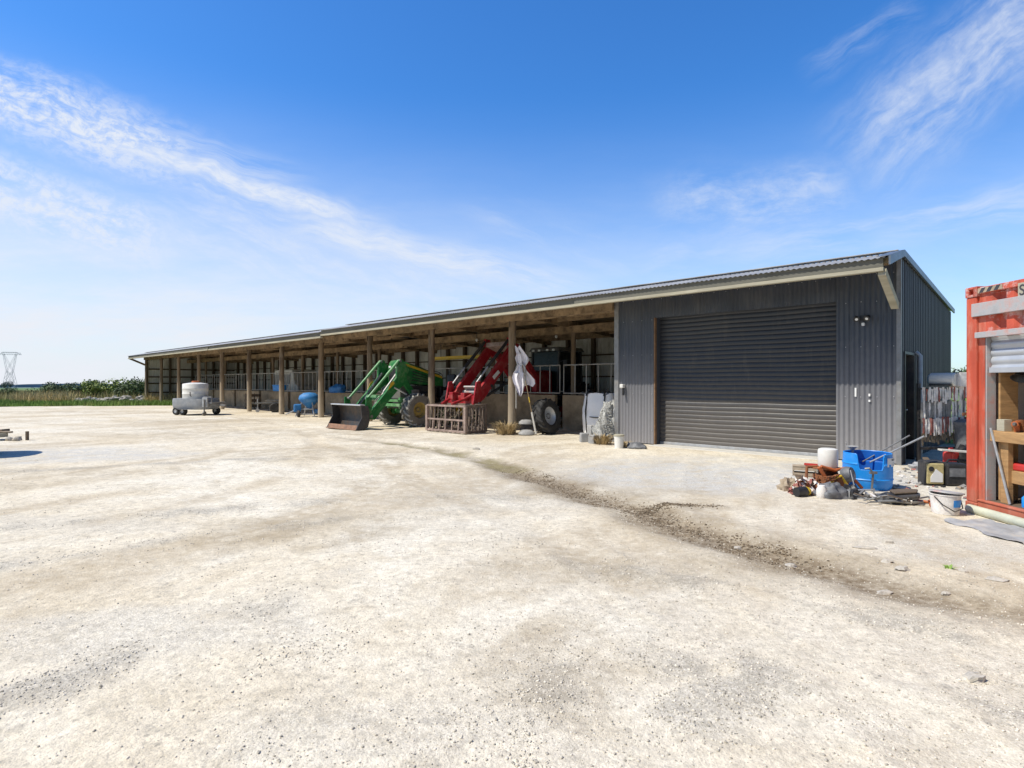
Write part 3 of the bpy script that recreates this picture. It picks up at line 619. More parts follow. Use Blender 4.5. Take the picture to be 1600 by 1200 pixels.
for v in (.75, 1.5, 2.25, 3.75, 4.5, 5.25, 6.0):
    mb = MB()
    for (s0, s1) in ((6.15, 19.4), (19.4, LEN)):
        z = roofz(v, s1) - .11; mb.span(S(s0, v - .025, z - .08), S(s1, v + .025, z + .07))
    mb.build('purlin', M['timber'], shed)
for v in (-.75, -.3):
    mb = MB()
    for (s0, s1) in ((0.1, 19.4), (19.4, LEN)):
        z = roofz(v, s1) - .09; mb.span(S(s0, v - .025, z - .06), S(s1, v + .025, z + .05))
    mb.build('purlin', M['timber'], shed)
# back wall framing
k = 0; s = 6.3
while s < LEN:
    mb = MB(); mb.span(S(s - .07, D - .2, 0), S(s + .07, D - .03, roofz(D, s) - .1)); mb.build('wall_stud', M['timber_dark'], shed); s += 1.297
for z in (.9, 1.75, 2.62):
    mb = MB(); mb.span(S(6.2, D - .1, z), S(LEN - .1, D - .02, z + .05)); mb.build('wall_girt', M['timber_dark'], shed)
for z in (.75, 1.45, 1.95, 2.55):
    mb = MB(); mb.span(S(LEN - .1, .15, z), S(LEN - .03, D - .1, z + .1)); mb.build('wall_girt', M['timber_dark'], shed)
for v in (1.6, 3.2, 4.8):
    mb = MB(); mb.span(S(LEN - .22, v - .07, 0), S(LEN - .08, v + .07, roofz(v, 40) - .1)); mb.build('wall_stud', M['timber_dark'], shed)
# concrete feed wall and pipe railing, one of each per bay
edges = [6.9] + POSTS[:10]
for i in range(len(edges) - 1):
    s0, s1 = edges[i] + .16, edges[i + 1] - .16
    if i == 0: s0 = 8.1
    hh = 1.12 if i < 3 else 1.04
    mb = MB(); mb.span(S(s0, 2.2, -.05), S(s1, 2.35, hh)); mb.build('feed_wall', M['mudwall'], shed, bevel=.015)
    mb = MB()
    zt = 2.1
    a0, a1 = (6.9, s1) if i == 0 else (s0 - .16, s1 + .16)
    mb.tube([S(a0, 2.27, zt), S(a1, 2.27, zt)], .024); mb.tube([S(a0, 2.27, hh + .06), S(a1, 2.27, hh + .06)], .024)
    n = int((a1 - a0) / .42)
    for j in range(n + 1):
        t = a0 + (a1 - a0) * j / n; ln = (random.random() - .5) * .03
        mb.tube([S(t, 2.27, hh + .06), S(t + ln, 2.27, zt)], .018, 6)
    mb.build('pipe_railing', M['rail'], shed, smooth=50)
mb = MB(); pts = []
for a in np.linspace(0, PI, 9): pts.append(S(9.46 - .2 * math.cos(a) * .9 , -.02, 1.95 + .13 * math.sin(a)))
mb.tube([S(9.28, -.02, 1.45)] + pts + [S(9.64, -.02, .75)], .024); mb.build('hoop_rail', M['rail'], shed, smooth=50)
# small fittings
mb = MB()
mb.bar(S(.56, -.01, 2.74), S(.56, -.1, 2.74), .1, .1); mb.build('lamp_mount', M['black'], shed)
for dx in (-.1, .1):
    mb = MB(); mb.lathe([(0, -.02), (.03, -.02), (.055, .07), (.055, .08), (.0, .08)], S(.56 + dx, -.13, 2.75), (dx * 2, -.8, -.5), 14, 0); lo = mb.build('flood_lamp', M['black'], shed, smooth=40)
    mb = MB(); mb.lathe([(0, .083), (.026, .083)], S(.56 + dx, -.13, 2.75), (dx * 2, -.8, -.5), 14); mb.build('lamp_lens', M['lens'], lo)
mb = MB(); mb.box(S(.56, -.07, 2.62), (.05, .06, .06)); mb.build('motion_sensor', M['lens'], shed, bevel=.01)
for (s, z, w, h) in ((.70, 1.33, .03, .17), (.47, 1.28, .03, .05), (.47, 1.17, .03, .04)):
    mb = MB(); mb.span(S(s - w / 2, -.022, z - h / 2), S(s + w / 2, -.0115, z + h / 2)); mb.build('sticker', M['label_white'], shed)
mb = MB(); mb.box(S(5.9, -.07, 1.43), (.1, .12, .1)); tp = mb.build('wall_tap', M['white'], shed, bevel=.02); mb = MB(); mb.tube([S(5.88, -.07, 1.39), S(5.86, -.1, 1.2)], .03); mb.build('handle', M['black'], tp)
for (s, v) in ((10.9, 3.4), (14.2, 2.6)):
    mb = MB(); mb.tube([S(s, v, roofz(v) - .05), S(s, v, 3.22)], .012, 6); lo = mb.build('ceiling_lamp', M['black'], shed)
    mb = MB(); mb.lathe([(0, .04), (.04, .02), (.055, -.03), (.03, -.08), (0, -.09)], S(s, v, 3.2), (0, 0, 1), 12); mb.build('bulb', M['lens'], lo, smooth=60)

# ------------------------------------------------------------------ wheels and tractors (local: x right, y to the rear, z up)
def make_wheel(par, x, y, Rt, Wd, rim, mt, mr, lugs=16, tilt=None):
    def T(p): return Vector(p)
    mb = MB(); o = (x, y, Rt)
    ax = (1, 0, 0)
    h = Wd / 2
    prof = [(rim, -h * .8), (rim * 1.12, -h * .95), (Rt * .86, -h), (Rt * .93, -h * .86), (Rt * .945, 0), (Rt * .93, h * .86), (Rt * .86, h), (rim * 1.12, h * .95), (rim, h * .8), (rim, -h * .8)]
    mb.lathe(prof, o, ax, 36)
    for side in (-1, 1):
        for k in range(lugs):
            a = 2 * PI * (k + (.5 if side > 0 else 0)) / lugs; pts = []
            for (xx, da, rr) in ((0.02, .0, .975), (h * .55, .17, .975), (h * .98, .30, .93), (h * 1.02, .34, .86)):
                aa = a + da * 1.1
                pts.append(Vector((x + side * xx, y + Rt * rr * math.cos(aa), Rt + Rt * rr * math.sin(aa))))
            for p, q in zip(pts[:-1], pts[1:]): mb.bar(p, q + (q - p) * .05, Rt * .08, Rt * .085, 1)
    w = mb.build('wheel', [M['tyre_mid'] if mt is M['tyre'] else mt, mt], par, smooth=35)
    mb = MB(); mb.lathe([(0, h * .25), (rim * .35, h * .28), (rim * .38, h * .15), (rim * .8, h * .12), (rim * .92, h * .55), (rim * 1.02, h * .8), (rim * 1.02, -h * .8), (rim * .9, -h * .5), (rim * .8, -h * .1), (0, -h * .1)], o, ax, 28)
    mb.build('rim', mr, w, smooth=35)
    mb = MB()
    for sd in (-1, 1):
        for k in range(8):
            a = 2 * PI * k / 8; c = (x + sd * h * .30 if sd > 0 else x - h * .12, y + rim * .28 * math.cos(a), Rt + rim * .28 * math.sin(a))
            mb.tube([c, (c[0] + sd * .03, c[1], c[2])], .018, 6)
    mb.build('wheel_bolts', M['grey_steel'], w)
    return w
def side_prism(poly, x, t, m): 
    mb = MB(); mb.prism(poly, t, lambda a, b_, c: (x + c, a, b_)); return mb

# --- green tractor with front loader and bucket
gt = thing('tractor', 'green tractor with raised loader arms and steel bucket on the ground', 'tractor', W(14.8, -.39), RZ)
for sx in (-1, 1): make_wheel(gt, sx * .78, 0, .58, .42, .27, M['tyre'], M['yellow_dull'], 15)
for sx in (-1, 1): make_wheel(gt, sx * .80, 1.85, .70, .46, .38, M['tyre'], M['yellow'], 18)
mb = MB(); mb.tube([(-.7, 0, .52), (.7, 0, .52)], .09, 10); mb.box((0, 0, .62), (.35, .4, .3)); mb.box((-.5, 0, .53), (.16, .22, .24)); mb.box((.5, 0, .53), (.16, .22, .24)); mb.build('front_axle', M['green'], gt, bevel=.02)
mb = MB(); mb.span((-.25, -.35, .62), (.25, 2.2, 1.0)); mb.span((-.33, .0, .9), (.33, 1.25, 1.35)); mb.build('engine_block', M['dark'], gt, bevel=.03)
mb = MB(); mb.span((-.62, -.62, .70), (.62, -.42, .80)); mb.span((-.5, -.6, .86), (.5, -.44, .94)); mb.span((-.4, -.44, .62), (-.3, -.2, 1.0)); mb.span((.3, -.44, .62), (.4, -.2, 1.0)); mb.build('front_bumper', M['green_sunlit'], gt, bevel=.01)
# hood: rounded section lofted to the rear
def loft(secs, closed=True):
    mb = MB(); n = len(secs[0]); vs = [p for s_ in secs for p in s_]; fs = []
    for i in range(len(secs) - 1):
        for k in range(n): fs.append((i * n + k, i * n + (k + 1) % n, (i + 1) * n + (k + 1) % n, (i + 1) * n + k))
    fs.append(tuple(range(n))); fs.append(tuple(len(vs) - n + k for k in range(n))); mb.add(vs, fs); return mb
def hood_sec(y, w, z0, z1):
    return [(-w, y, z0), (-w * 1.0, y, z0 + (z1 - z0) * .55), (-w * .92, y, z1 - .1), (-w * .7, y, z1 - .02), (0, y, z1), (w * .7, y, z1 - .02), (w * .92, y, z1 - .1), (w, y, z0 + (z1 - z0) * .55), (w, y, z0)]
mb = loft([hood_sec(-.42, .36, 1.56, 2.18), hood_sec(-.34, .42, 1.52, 2.32), hood_sec(.5, .46, 1.46, 2.10), hood_sec(1.40, .48, 1.40, 1.84)])
hd = mb.build('hood', M['green'], gt, smooth=35)
mb = MB()
for sx in (-1, 1): mb.bar((sx * .435, -.25, 2.16), (sx * .475, 1.36, 1.72), .03, .07)
mb.build('side_stripe', M['yellow'], hd)
mb = MB(); mb.span((-.29, -.44, 1.6), (.29, -.415, 2.02)); mb.build('grille', M['black'], hd)
for sx in (-1, 1):
    mb = MB()
    for j in range(4): mb.bar((sx * .45, .0 + j * .02, 1.62 + j * .1), (sx * .468, 1.0, 1.50 + j * .06), .02, .03)
    mb.build('side_vent', M['black'], hd)
    mb = MB(); mb.box((sx * .2, -.43, 2.08), (.14, .05, .07)); mb.build('headlight', M['lens'], hd, bevel=.01)
mb = MB(); mb.tube([(.3, .9, 2.2), (.32, .9, 2.42), (.3, .96, 2.62), (.26, 1.1, 2.66)], .035, 10); mb.build('exhaust_pipe', M['black'], gt, smooth=40)
mb = MB(); mb.span((-.4, 1.35, 1.0), (.4, 1.5, 1.72)); mb.build('dashboard', M['black'], gt, bevel=.04)
mb = MB(); mb.lathe([(.17, 0), (.185, .015), (.2, 0), (.185, -.015), (.17, 0)], (0, 1.56, 1.86), (0, .5, .9), 20); mb.bar((0, 1.5, 1.7), (0, 1.56, 1.86), .04, .04); mb.bar((-.18, 1.56, 1.86), (.18, 1.56, 1.86), .02, .02); mb.build('steering_wheel', M['black'], gt, smooth=40)
mb = MB(); mb.box((0, 1.98, 1.3), (.5, .48, .13)); mb.box((0, 2.2, 1.6), (.48, .1, .5), (-.12, 0, 0)); mb.build('seat', M['black'], gt, bevel=.04)
for sx in (-1, 1):
    mb = MB(); mb.lathe([(.78, -.25), (.8, -.25), (.8, .25), (.78, .25)], (sx * .8, 1.85, .72), (1, 0, 0), 14, 0, R(190), R(350)); mb.build('fender', M['green'], gt)
mb = MB(); mb.span((-.30, -.36, 1.0), (.30, -.1, 1.5)); mb.span((-.33, -.385, .96), (.33, -.36, 1.52)); mb.build('radiator', M['grey_steel'], gt, bevel=.012)
mb = MB(); mb.span((-.42, -.1, .95), (-.3, .9, 1.42)); mb.span((.3, -.1, .95), (.42, .9, 1.42)); mb.tube([(.43, .1, 1.1), (.43, .7, 1.1)], .09, 12); mb.build('side_tank', M['dark'], gt, bevel=.02)
for sx in (-1, 1):
    x = sx * .56
    mb = side_prism([(-1.86, .46), (-1.2, 1.16), (-.72, 1.70), (-.66, 2.27), (-.56, 2.33), (-.46, 2.31), (-.40, 2.15), (-.28, 1.6), (.06, 1.2), (.04, 1.08), (-.10, 1.08), (-.42, 1.46), (-.72, 1.22), (-1.1, .85), (-1.58, .30), (-1.80, .32)], x, .12, M['green'])
    mb.prism([(-.62, 1.75), (-.52, 2.2), (-.4, 2.22), (-.2, 1.95), (-.38, 1.72)], .17, lambda a, b_, c: (x + c, a, b_))
    arm = mb.build('loader_arm', M['green'], gt, bevel=.015)
    mb = MB(); mb.tube([(x, -1.84, 1.0), (x, -.6, 2.28)], .04, 10); mb.tube([(x, -1.1, 1.76), (x, -.6, 2.28)], .052, 10); mb.build('link_rod', M['green_sunlit'], arm, smooth=40)
    mb = MB(); mb.prism([(-1.95, 1.05), (-1.76, 1.05), (-1.72, .75), (-1.8, .38), (-1.98, .36)], .05, lambda a, b_, c: (x + sx * .1 + c, a, b_)); mb.build('pivot_plate', M['green'], arm, bevel=.01)
    mb = MB(); mb.tube([(x + sx * .09, -.35, 1.12), (x + sx * .09, .05, .92)], .055, 10); mb.build('hydraulic_ram', M['dark'], arm, smooth=40)
    mb = MB(); mb.tube([(x + sx * .09, -.85, 1.36), (x + sx * .09, -.35, 1.12)], .028, 8); mb.build('ram_rod', M['silver'], arm, smooth=40)
    mb = MB(); mb.prism([(-.2, .0), (-.04, .1), (.12, .06), (.18, -.05), (.0, -.03)], .012, lambda a, b_, c: (x + sx * .064 + c, -.95 + a * .7, 1.42 + b_ * 1.3 + a * .75)); mb.build('arm_emblem', M['yellow'], arm)
    mb = MB(); mb.span((sx * .44, -.12, .72), (sx * .66, .2, 1.28)); mb.build('loader_mast', M['grey_steel'], gt, bevel=.02)
    mb = MB(); mb.tube([(x - sx * .1, -1.62, .62), (x - sx * .1, -1.1, 1.25)], .03, 8); mb.tube([(x - sx * .1, -1.15, 1.2), (x - sx * .1, -.6, 1.85)], .048, 8); mb.build('crowd_ram', M['grey_steel'], arm, smooth=40)
    mb = MB(); mb.tube([(x + sx * .07, -1.84, 1.0), (x - sx * .07, -1.84, 1.0)], .05, 10); mb.tube([(x + sx * .08, -.58, 2.27), (x - sx * .08, -.58, 2.27)], .05, 10); mb.tube([(x + sx * .08, -1.72, .42), (x - sx * .08, -1.72, .42)], .05, 10); mb.build('pivot_pins', M['grey_steel'], arm, smooth=40)
    mb = MB(); mb.tube([(x + sx * .02, -1.7, .5), (x - sx * .1, -1.45, .95), (x - sx * .05, -1.0, 1.3), (x - sx * .1, -.4, 1.9)], .014, 6); mb.build('hydraulic_hose', M['black'], arm, smooth=40)
mb = MB(); mb.tube([(-.56, -1.22, 1.0), (.56, -1.22, 1.0)], .085, 12); mb.span((-.3, -1.33, 1.02), (.3, -1.12, 1.11)); mb.build('cross_tube', M['green_sunlit'], gt, smooth=40)
mb = MB(); mb.span((-.7, -1.98, .25), (.7, -1.92, .72)); mb.span((-.72, -1.93, .58), (.72, -1.80, .70)); mb.build('bucket_carrier', M['green'], gt, bevel=.012)
bw = .90
prof = [(-2.30, .80), (-2.05, .78), (-1.99, .62), (-1.985, .3), (-2.04, .12), (-2.2, .045), (-2.46, .03)]
mb = MB(); inner = [(a - .0, b_) for a, b_ in prof]
mb.sheet([[(-bw, a, b_), (bw, a, b_)] for a, b_ in prof]); mb.sheet([[(-bw, a + .02, b_ - .02 if i > 4 else b_), (bw, a + .02, b_ - .02 if i > 4 else b_)] for i, (a, b_) in enumerate(prof)])
bk = mb.build('bucket', M['bucket_in'], gt, smooth=30)
for sx in (-1, 1):
    mb = MB(); mb.prism([(-2.30, .80), (-2.05, .78), (-1.985, .6), (-1.985, .3), (-2.04, .1), (-2.2, .03), (-2.48, .02), (-2.26, .42)], .025, lambda a, b_, c: (sx * (bw + .013) + c, a, b_)); mb.build('side_plate', M['dark'], bk)
mb = MB(); mb.span((-bw - .02, -2.33, .785), (bw + .02, -2.15, .825)); mb.build('top_lip', M['silver'], bk, bevel=.006)
mb = MB(); mb.box((0, -2.46, .035), (2 * bw + .04, .1, .025), (.15, 0, 0)); mb.box((0, -2.42, .10), (2 * bw - .02, .012, .13), (-.3, 0, 0)); mb.build('cutting_edge', M['rust_dull'], bk)

# --- red tractor behind the railing, its loader reaching out with a silage grab
rt = thing('tractor', 'red cab tractor behind the railing, loader reaching over it to a rusty grab', 'tractor', W(11.9, 3.0), RZ)
for sx in (-1, 1): make_wheel(rt, sx * .78, 0, .52, .40, .27, M['tyre_dark'], M['silver'], 15)
for sx in (-1, 1): make_wheel(rt, sx * .80, 2.0, .78, .5, .42, M['tyre_dark'], M['silver'], 18)
mb = MB(); mb.tube([(-.7, 0, .5), (.7, 0, .5)], .09, 10); mb.box((0, 0, .6), (.35, .4, .3)); mb.build('front_axle', M['dark'], rt, bevel=.02)
mb = MB(); mb.span((-.28, -.35, .55), (.28, 2.4, 1.05)); mb.build('engine_block', M['dark'], rt, bevel=.03)
mb = loft([hood_sec(-.62, .32, .95, 1.72), hood_sec(-.55, .4, .92, 1.85), hood_sec(.85, .44, 1.0, 2.0)]); hd = mb.build('hood', M['red'], rt, smooth=35)
mb = MB(); mb.span((-.27, -.64, 1.0), (.27, -.612, 1.6)); mb.build('grille', M['black'], hd)
for sx in (-1, 1):
    mb = MB(); mb.box((sx * .2, -.63, 1.67), (.14, .04, .07)); mb.build('headlight', M['lens'], hd, bevel=.01)
cab = MB()
for sx in (-1, 1):
    cab.bar((sx * .62, .92, 1.0), (sx * .66, 1.0, 2.7), .07, .07); cab.bar((sx * .72, 2.3, 1.2), (sx * .68, 2.25, 2.7), .07, .07); cab.bar((sx * .7, .95, 1.12), (sx * .72, 2.3, 1.3), .06, .1)
cab.bar((-.62, .94, 1.12), (.62, .94, 1.12), .06, .25); cab.span((-.7, .95, .9), (.7, 2.35, 1.05))
cb = cab.build('cab', M['dark'], rt)
mb = MB(); mb.sheet([[(-.6, .95, 1.25), (.6, .95, 1.25)], [(-.63, 1.0, 2.68), (.63, 1.0, 2.68)]]); mb.build('windscreen', M['glass'], cb)
for sx in (-1, 1):
    mb = MB(); mb.sheet([[(sx * .67, .97, 1.2), (sx * .71, 2.27, 1.32)], [(sx * .66, 1.02, 2.68), (sx * .68, 2.24, 2.68)]]); mb.build('side_window', M['glass'], cb)
    mb = MB(); mb.bar((sx * .68, .98, 2.3), (sx * .98, .92, 2.35), .02, .02); mb.box((sx * 1.0, .92, 2.22), (.16, .03, .28)); mb.build('mirror', M['black'], cb)
    for dx in (.2, .5):
        mb = MB(); mb.box((sx * dx, .86, 2.74), (.12, .05, .08)); mb.build('work_lamp', M['lens'], cb, bevel=.01)
    mb = MB(); mb.lathe([(.86, -.27), (.89, -.27), (.89, .27), (.86, .27)], (sx * .8, 2.0, .8), (1, 0, 0), 14, 0, R(190), R(350)); mb.build('fender', M['red'], rt)
mb = MB(); mb.box((0, 1.65, 2.78), (1.5, 1.6, .15), None, 0, .9); mb.build('roof', M['grey_steel'], cb, bevel=.03)
mb = MB(); mb.box((0, 1.9, 1.35), (.5, .48, .13)); mb.box((0, 2.14, 1.7), (.46, .1, .6)); mb.build('seat', M['black'], cb, bevel=.04)
for sx in (-1, 1):
    x = .3 + sx * .55
    mb = side_prism([(-3.42, 1.0), (-3.32, 1.22), (-1.85, 2.72), (-1.68, 2.86), (-1.45, 2.80), (-.78, 2.1), (-.4, 1.65), (-.58, 1.58), (-1.32, 2.32), (-1.68, 2.46), (-3.08, 1.0), (-3.25, .90)], x, .16, M['red'])
    arm = mb.build('loader_arm', M['red'], rt, bevel=.015)
    mb = MB(); mb.tube([(x, -2.85, 2.02), (x, -1.85, 2.98)], .055, 10); mb.build('hydraulic_ram', M['dark'], arm, smooth=40)
    mb = MB(); mb.tube([(x, -3.35, 1.5), (x, -2.85, 2.02)], .03, 10); mb.build('ram_rod', M['silver'], arm, smooth=40)
    mb = MB(); mb.prism([(-2.0, 2.75), (-1.92, 3.02), (-1.75, 3.0), (-1.5, 2.75)], .1, lambda a, b_, c: (x + c, a, b_)); mb.prism([(-3.45, 1.55), (-3.28, 1.57), (-3.2, 1.1), (-3.5, .8), (-3.6, .85)], .06, lambda a, b_, c: (x + sx * .11 + c, a, b_)); mb.build('pivot_plate', M['red'], arm, bevel=.01)
    mb = MB(); mb.box((x + sx * .084, -2.55, 1.78), (.01, .34, .12), (R(40), 0, 0)); mb.build('arm_badge', M['label_white'], arm)
    mb = MB(); mb.box((x + sx * .084, -2.75, 1.42), (.01, .1, .1)); mb.tube([(x, -2.9, 1.1), (x, -1.9, 1.55)], .045, 8); mb.tube([(x, -1.9, 1.55), (x, -.5, 1.5)], .06, 8); mb.build('lift_ram', M['dark'], arm, smooth=40)
    mb = MB(); mb.span((.3 + sx * .55 - .09, -.62, .75), (.3 + sx * .55 + .09, -.34, 1.75)); mb.build('loader_mast', M['red'], rt, bevel=.02)
mb = MB(); mb.box((.3, -1.68, 2.74), (1.0, .55, .16), (R(-18), 0, 0)); mb.build('arm_bridge', M['grab'], rt, bevel=.03)
mb = MB(); mb.tube([(-.25, -2.95, 1.22), (.85, -2.95, 1.22)], .07, 10); mb.box((.3, -2.98, 1.34), (.7, .22, .05), (R(-35), 0, 0)); mb.build('cross_tube', M['greypaint'], rt, smooth=40)
mb = MB(); mb.box((.3, -3.45, .95), (1.25, .12, .34)); mb.box((.05, -3.55, 1.1), (.18, .3, .25)); mb.box((.6, -3.55, 1.08), (.18, .3, .25)); mb.tube([(-.2, -3.45, 1.15), (-.05, -3.7, 1.0), (.1, -4.1, .86)], .05); mb.tube([(.8, -3.45, 1.15), (.65, -3.7, 1.0), (.55, -4.1, .86)], .05); mb.build('grab_carrier', M['red'], rt, bevel=.02)
# grab: a box of bars open at the front, tines below
gx0, gx1, gy0, gy1, gh = -.38, 1.42, -4.3, -3.5, .82
mb = MB()
for x in (gx0, gx1): mb.bar((x, gy0, .03), (x, gy0, gh), .09, .09)
mb.bar((gx0, gy0, gh), (gx1, gy0, gh), .06, .06); mb.bar((gx0, gy0, .4), (gx1, gy0, .4), .05, .05); mb.bar((gx0, gy0, .06), (gx1, gy0, .06), .07, .07)
gb = mb.build('silage_grab', M['grab'], rt, bevel=.008)
mb = MB()
for j in range(1, 6):
    x = gx0 + (gx1 - gx0) * j / 6; mb.bar((x, gy0 - .02, .02), (x, gy0 + .01, .42 if j != 3 else gh), .035, .035)
mb.build('grab_bars', M['grab'], gb)
mb = MB()
for x in (gx0 + .01, gx1 - .01):
    mb.bar((x, gy0, gh - .01), (x, gy1, gh + .02), .07, .08); mb.bar((x, gy0, .05), (x, gy1, .05), .07, .08)
    for j in range(1, 6):
        y = gy0 + (gy1 - gy0) * j / 6; mb.bar((x, y, .05), (x, y + .06, gh), .04, .04)
    mb.bar((x, gy1, .03), (x, gy1, gh + .05), .1, .1)
mb.bar((gx0, gy1, gh), (gx1, gy1, gh), .09, .1); mb.bar((gx0, gy1, .1), (gx1, gy1, .1), .09, .1)
for j in range(1, 9):
    x = gx0 + (gx1 - gx0) * j / 9; mb.bar((x, gy1, .1), (x, gy1, gh), .04, .04); mb.tube([(x, gy1, .09), (x, gy0 + .3, .05), (x, gy0 - .12, .035)], [.025, .022, .006], 6)
mb.build('tine_frame', M['grab_dark'], gb)
mb = MB()
for j in range(60):
    x = random.uniform(gx0 + .1, gx1 - .1); y = random.uniform(gy0 + .15, gy1 - .1); z = random.uniform(.35, .75)
    mb.bar((x, y, z), (x + random.uniform(-.25, .25), y + random.uniform(-.2, .2), z + random.uniform(-.25, .05)), .02, .012)
tag(mb.build('caught_straw', M['strip_brown'], gb), kind='stuff')

# loose wheel leaning on the feed wall
lw = thing('leaning_tractor_tyre', 'loose dark tractor tyre with silver rim leaning on the feed wall', 'tyre', (.62, 16.75, 0), R(-62))
make_wheel(lw, 0, 0, .53, .36, .27, M['tyre_dark'], M['silver'], 15)
lw.rotation_euler = (0, R(-11), R(-40)); lw.location = (1.10, 17.0, .0)

# ------------------------------------------------------------------ things in and before the shed
def wobble_blob(name, m, parent, c, rad, seed, n=18, rough=.25, fold=3.0, smooth=60):
    """crumpled lump resting on z=0 of its parent"""
    rs = random.Random(seed); mb = MB(); ph = [rs.uniform(0, 6.28) for _ in range(6)]
    rows = []
    for i in range(n // 2 + 1):
        th = PI / 2 * 1.25 * i / (n // 2); row = []
        for k in range(n + 1):
            a = 2 * PI * k / n
            d = 1 + rough * (.5 * math.sin(fold * a + ph[0] + 2 * th) + .3 * math.sin(2 * fold * a + ph[1] - 3 * th) + .35 * math.sin(fold * 2.6 * th + ph[2] + a)) * math.sin(min(th, PI / 2)) ** .5
            row.append((c[0] + rad[0] * d * math.sin(th) * math.cos(a), c[1] + rad[1] * d * math.sin(th) * math.sin(a), max(-.01, c[2] + rad[2] * d * math.cos(th))))
        rows.append(row)
    mb.sheet(rows)
    return mb.build(name, m, parent, smooth=smooth)

# white tank on a low trailer
tt = thing('tank_trailer', 'low grey flat trailer carrying a white tank, standing before the open bays', 'trailer', (-15.0, 27.6, gz(-15, 27.6)), R(-14))
bed = []
for (z, k) in ((.27, .90), (.33, .97), (.48, 1.0), (.70, 1.0), (.79, .98)):
    row = []
    for q in range(41):
        a = 2 * PI * q / 40; c_, s_ = math.cos(a), math.sin(a)
        row.append((-.15 + 1.04 * k * math.copysign(abs(c_) ** .6, c_), .66 * k * math.copysign(abs(s_) ** .6, s_), z))
    bed.append(row)
bed.append([(-.25 + (x + .25) * .9, y * .9, .78) for x, y, z in bed[-1]]); bed.append([(-.25, 0, .78)] * 41)
mb = MB(); mb.sheet(bed); mb.lathe([(0, .30), (.8, .29)], (-.15, 0, 0), (0, 0, 1), 20); mb.build('trailer_bed', M['bluegrey'], tt, smooth=50)
mb = MB()
for y in (-.35, .35): mb.bar((.6, y, .5), (1.15, y * .55, .5), .09, .12)
mb.bar((1.1, -.32, .52), (1.1, .32, .52), .1, .1); mb.bar((1.0, 0, .5), (1.5, 0, .46), .09, .09); mb.span((.8, -.5, .56), (1.16, .45, .62)); mb.tube([(.7, -.5, .62), (.7, -.5, .86), (1.14, -.48, .86), (1.14, -.48, .62)], .022); mb.build('drawbar', M['zinc_dark'], tt)
mb = MB(); mb.span((.70, -.58, .40), (.98, -.50, .84)); mb.span((.74, -.6, .5), (.9, -.575, .62)); mb.build('pump_box', M['zinc'], tt, bevel=.02)
for (x, y) in ((-.80, -.5), (-.42, -.5), (.55, .5)):
    mb = MB(); mb.lathe([(.1, -.09), (.15, -.1), (.18, -.07), (.19, 0), (.18, .07), (.15, .1), (.1, .09), (0, .05)], (x, y, .19), (0, 1, 0), 20); w = mb.build('wheel', M['tyre_dark'], tt, smooth=40)
    mb = MB(); mb.lathe([(0, -.07), (.08, -.092), (.08, .092), (0, .07)], (x, y, .19), (0, 1, 0), 16); mb.build('rim', M['zinc'], w, smooth=40)
mb = MB(); mb.tube([(.86, -.62, .0), (.86, -.62, .75)], .03); mb.lathe([(0, -.03), (.11, -.03), (.11, .03), (0, .03)], (.86, -.62, .10), (1, 0, 0), 14); mb.build('jockey_wheel', M['grey_steel'], tt, smooth=40)
mb = MB(); mb.lathe([(.545, 0), (.555, .03), (.555, .2), (.562, .21), (.562, .24), (.555, .25), (.555, .45), (.562, .46), (.562, .49), (.555, .5), (.555, .67), (.53, .705), (.36, .735), (.18, .76), (0, .77)], (-.2, 0, .782), (0, 0, 1), 36); tk = mb.build('tank', M['white'], tt, smooth=40)
mb = MB(); mb.lathe([(.17, 0), (.17, .06), (.14, .08), (0, .08)], (-.2, 0, 1.54), (0, 0, 1), 20); mb.build('lid', M['orange'], tk, smooth=40)
mb = MB(); mb.tube([(.1, -.58, .9), (.1, -.64, .92), (.1, -.65, 1.1)], .02); mb.build('tank_valve', M['dark'], tk, smooth=40)

# white van-like body inside the bays
vx = W(32.9, 3.4)
vn = thing('parked_van', 'white van body parked inside the shed behind the tank trailer', 'van', vx, RZ)
mb = MB(); mb.prism([(-1.5, .45), (-1.5, 2.2), (-1.4, 2.34), (1.1, 2.36), (1.5, 1.5), (1.9, 1.3), (1.95, .45)], 1.6, lambda a, b_, c: (a, .95 + c, b_)); mb.build('body', M['white'], vn, bevel=.06)
mb = MB(); mb.span((-1.25, .12, 1.45), (.85, .145, 2.05)); mb.build('side_window', M['sheet'], vn, bevel=.01)
for x in (-.9, 1.2):
    mb = MB(); mb.lathe([(0, -.1), (.3, -.1), (.33, 0), (.3, .1), (0, .1)], (x, .25, .33), (0, 1, 0), 20); mb.build('wheel', M['tyre_dark'], vn, smooth=40)

def tub(name, label, loc, r, h, m, cat='tub', group=None):
    t = thing(name, label, cat, loc, 0, group); mb = MB(); mb.lathe([(0, 0), (r * .85, 0), (r, h), (r * 1.05, h), (r * 1.05, h - .03), (r * .97, h - .02), (r * .82, .04), (0, .04)], (0, 0, 0), (0, 0, 1), 24); mb.build('shell', m, t, smooth=40); return t
p = W(30.6, 2.28, 1.04)
t = thing('storage_box', 'small blue plastic box resting on the feed wall beside white van', 'box', p, RZ)
mb = MB(); mb.box((0, 0, .17), (1.0, .4, .32), None, 0, 1.08); mb.build('box_body', M['blue'], t, bevel=.03); mb = MB(); mb.box((0, 0, .35), (1.12, .47, .05)); mb.build('lid', M['blue'], t, bevel=.015)
p = W(24.0, 2.3, 1.04)
t = thing('tarpaulin', 'crumpled blue tarpaulin bundled on top of the feed wall', 'tarpaulin', p, RZ); wobble_blob('tarpaulin_sheet', M['bluecover'], t, (0, 0, 0), (.75, .35, .42), 3)
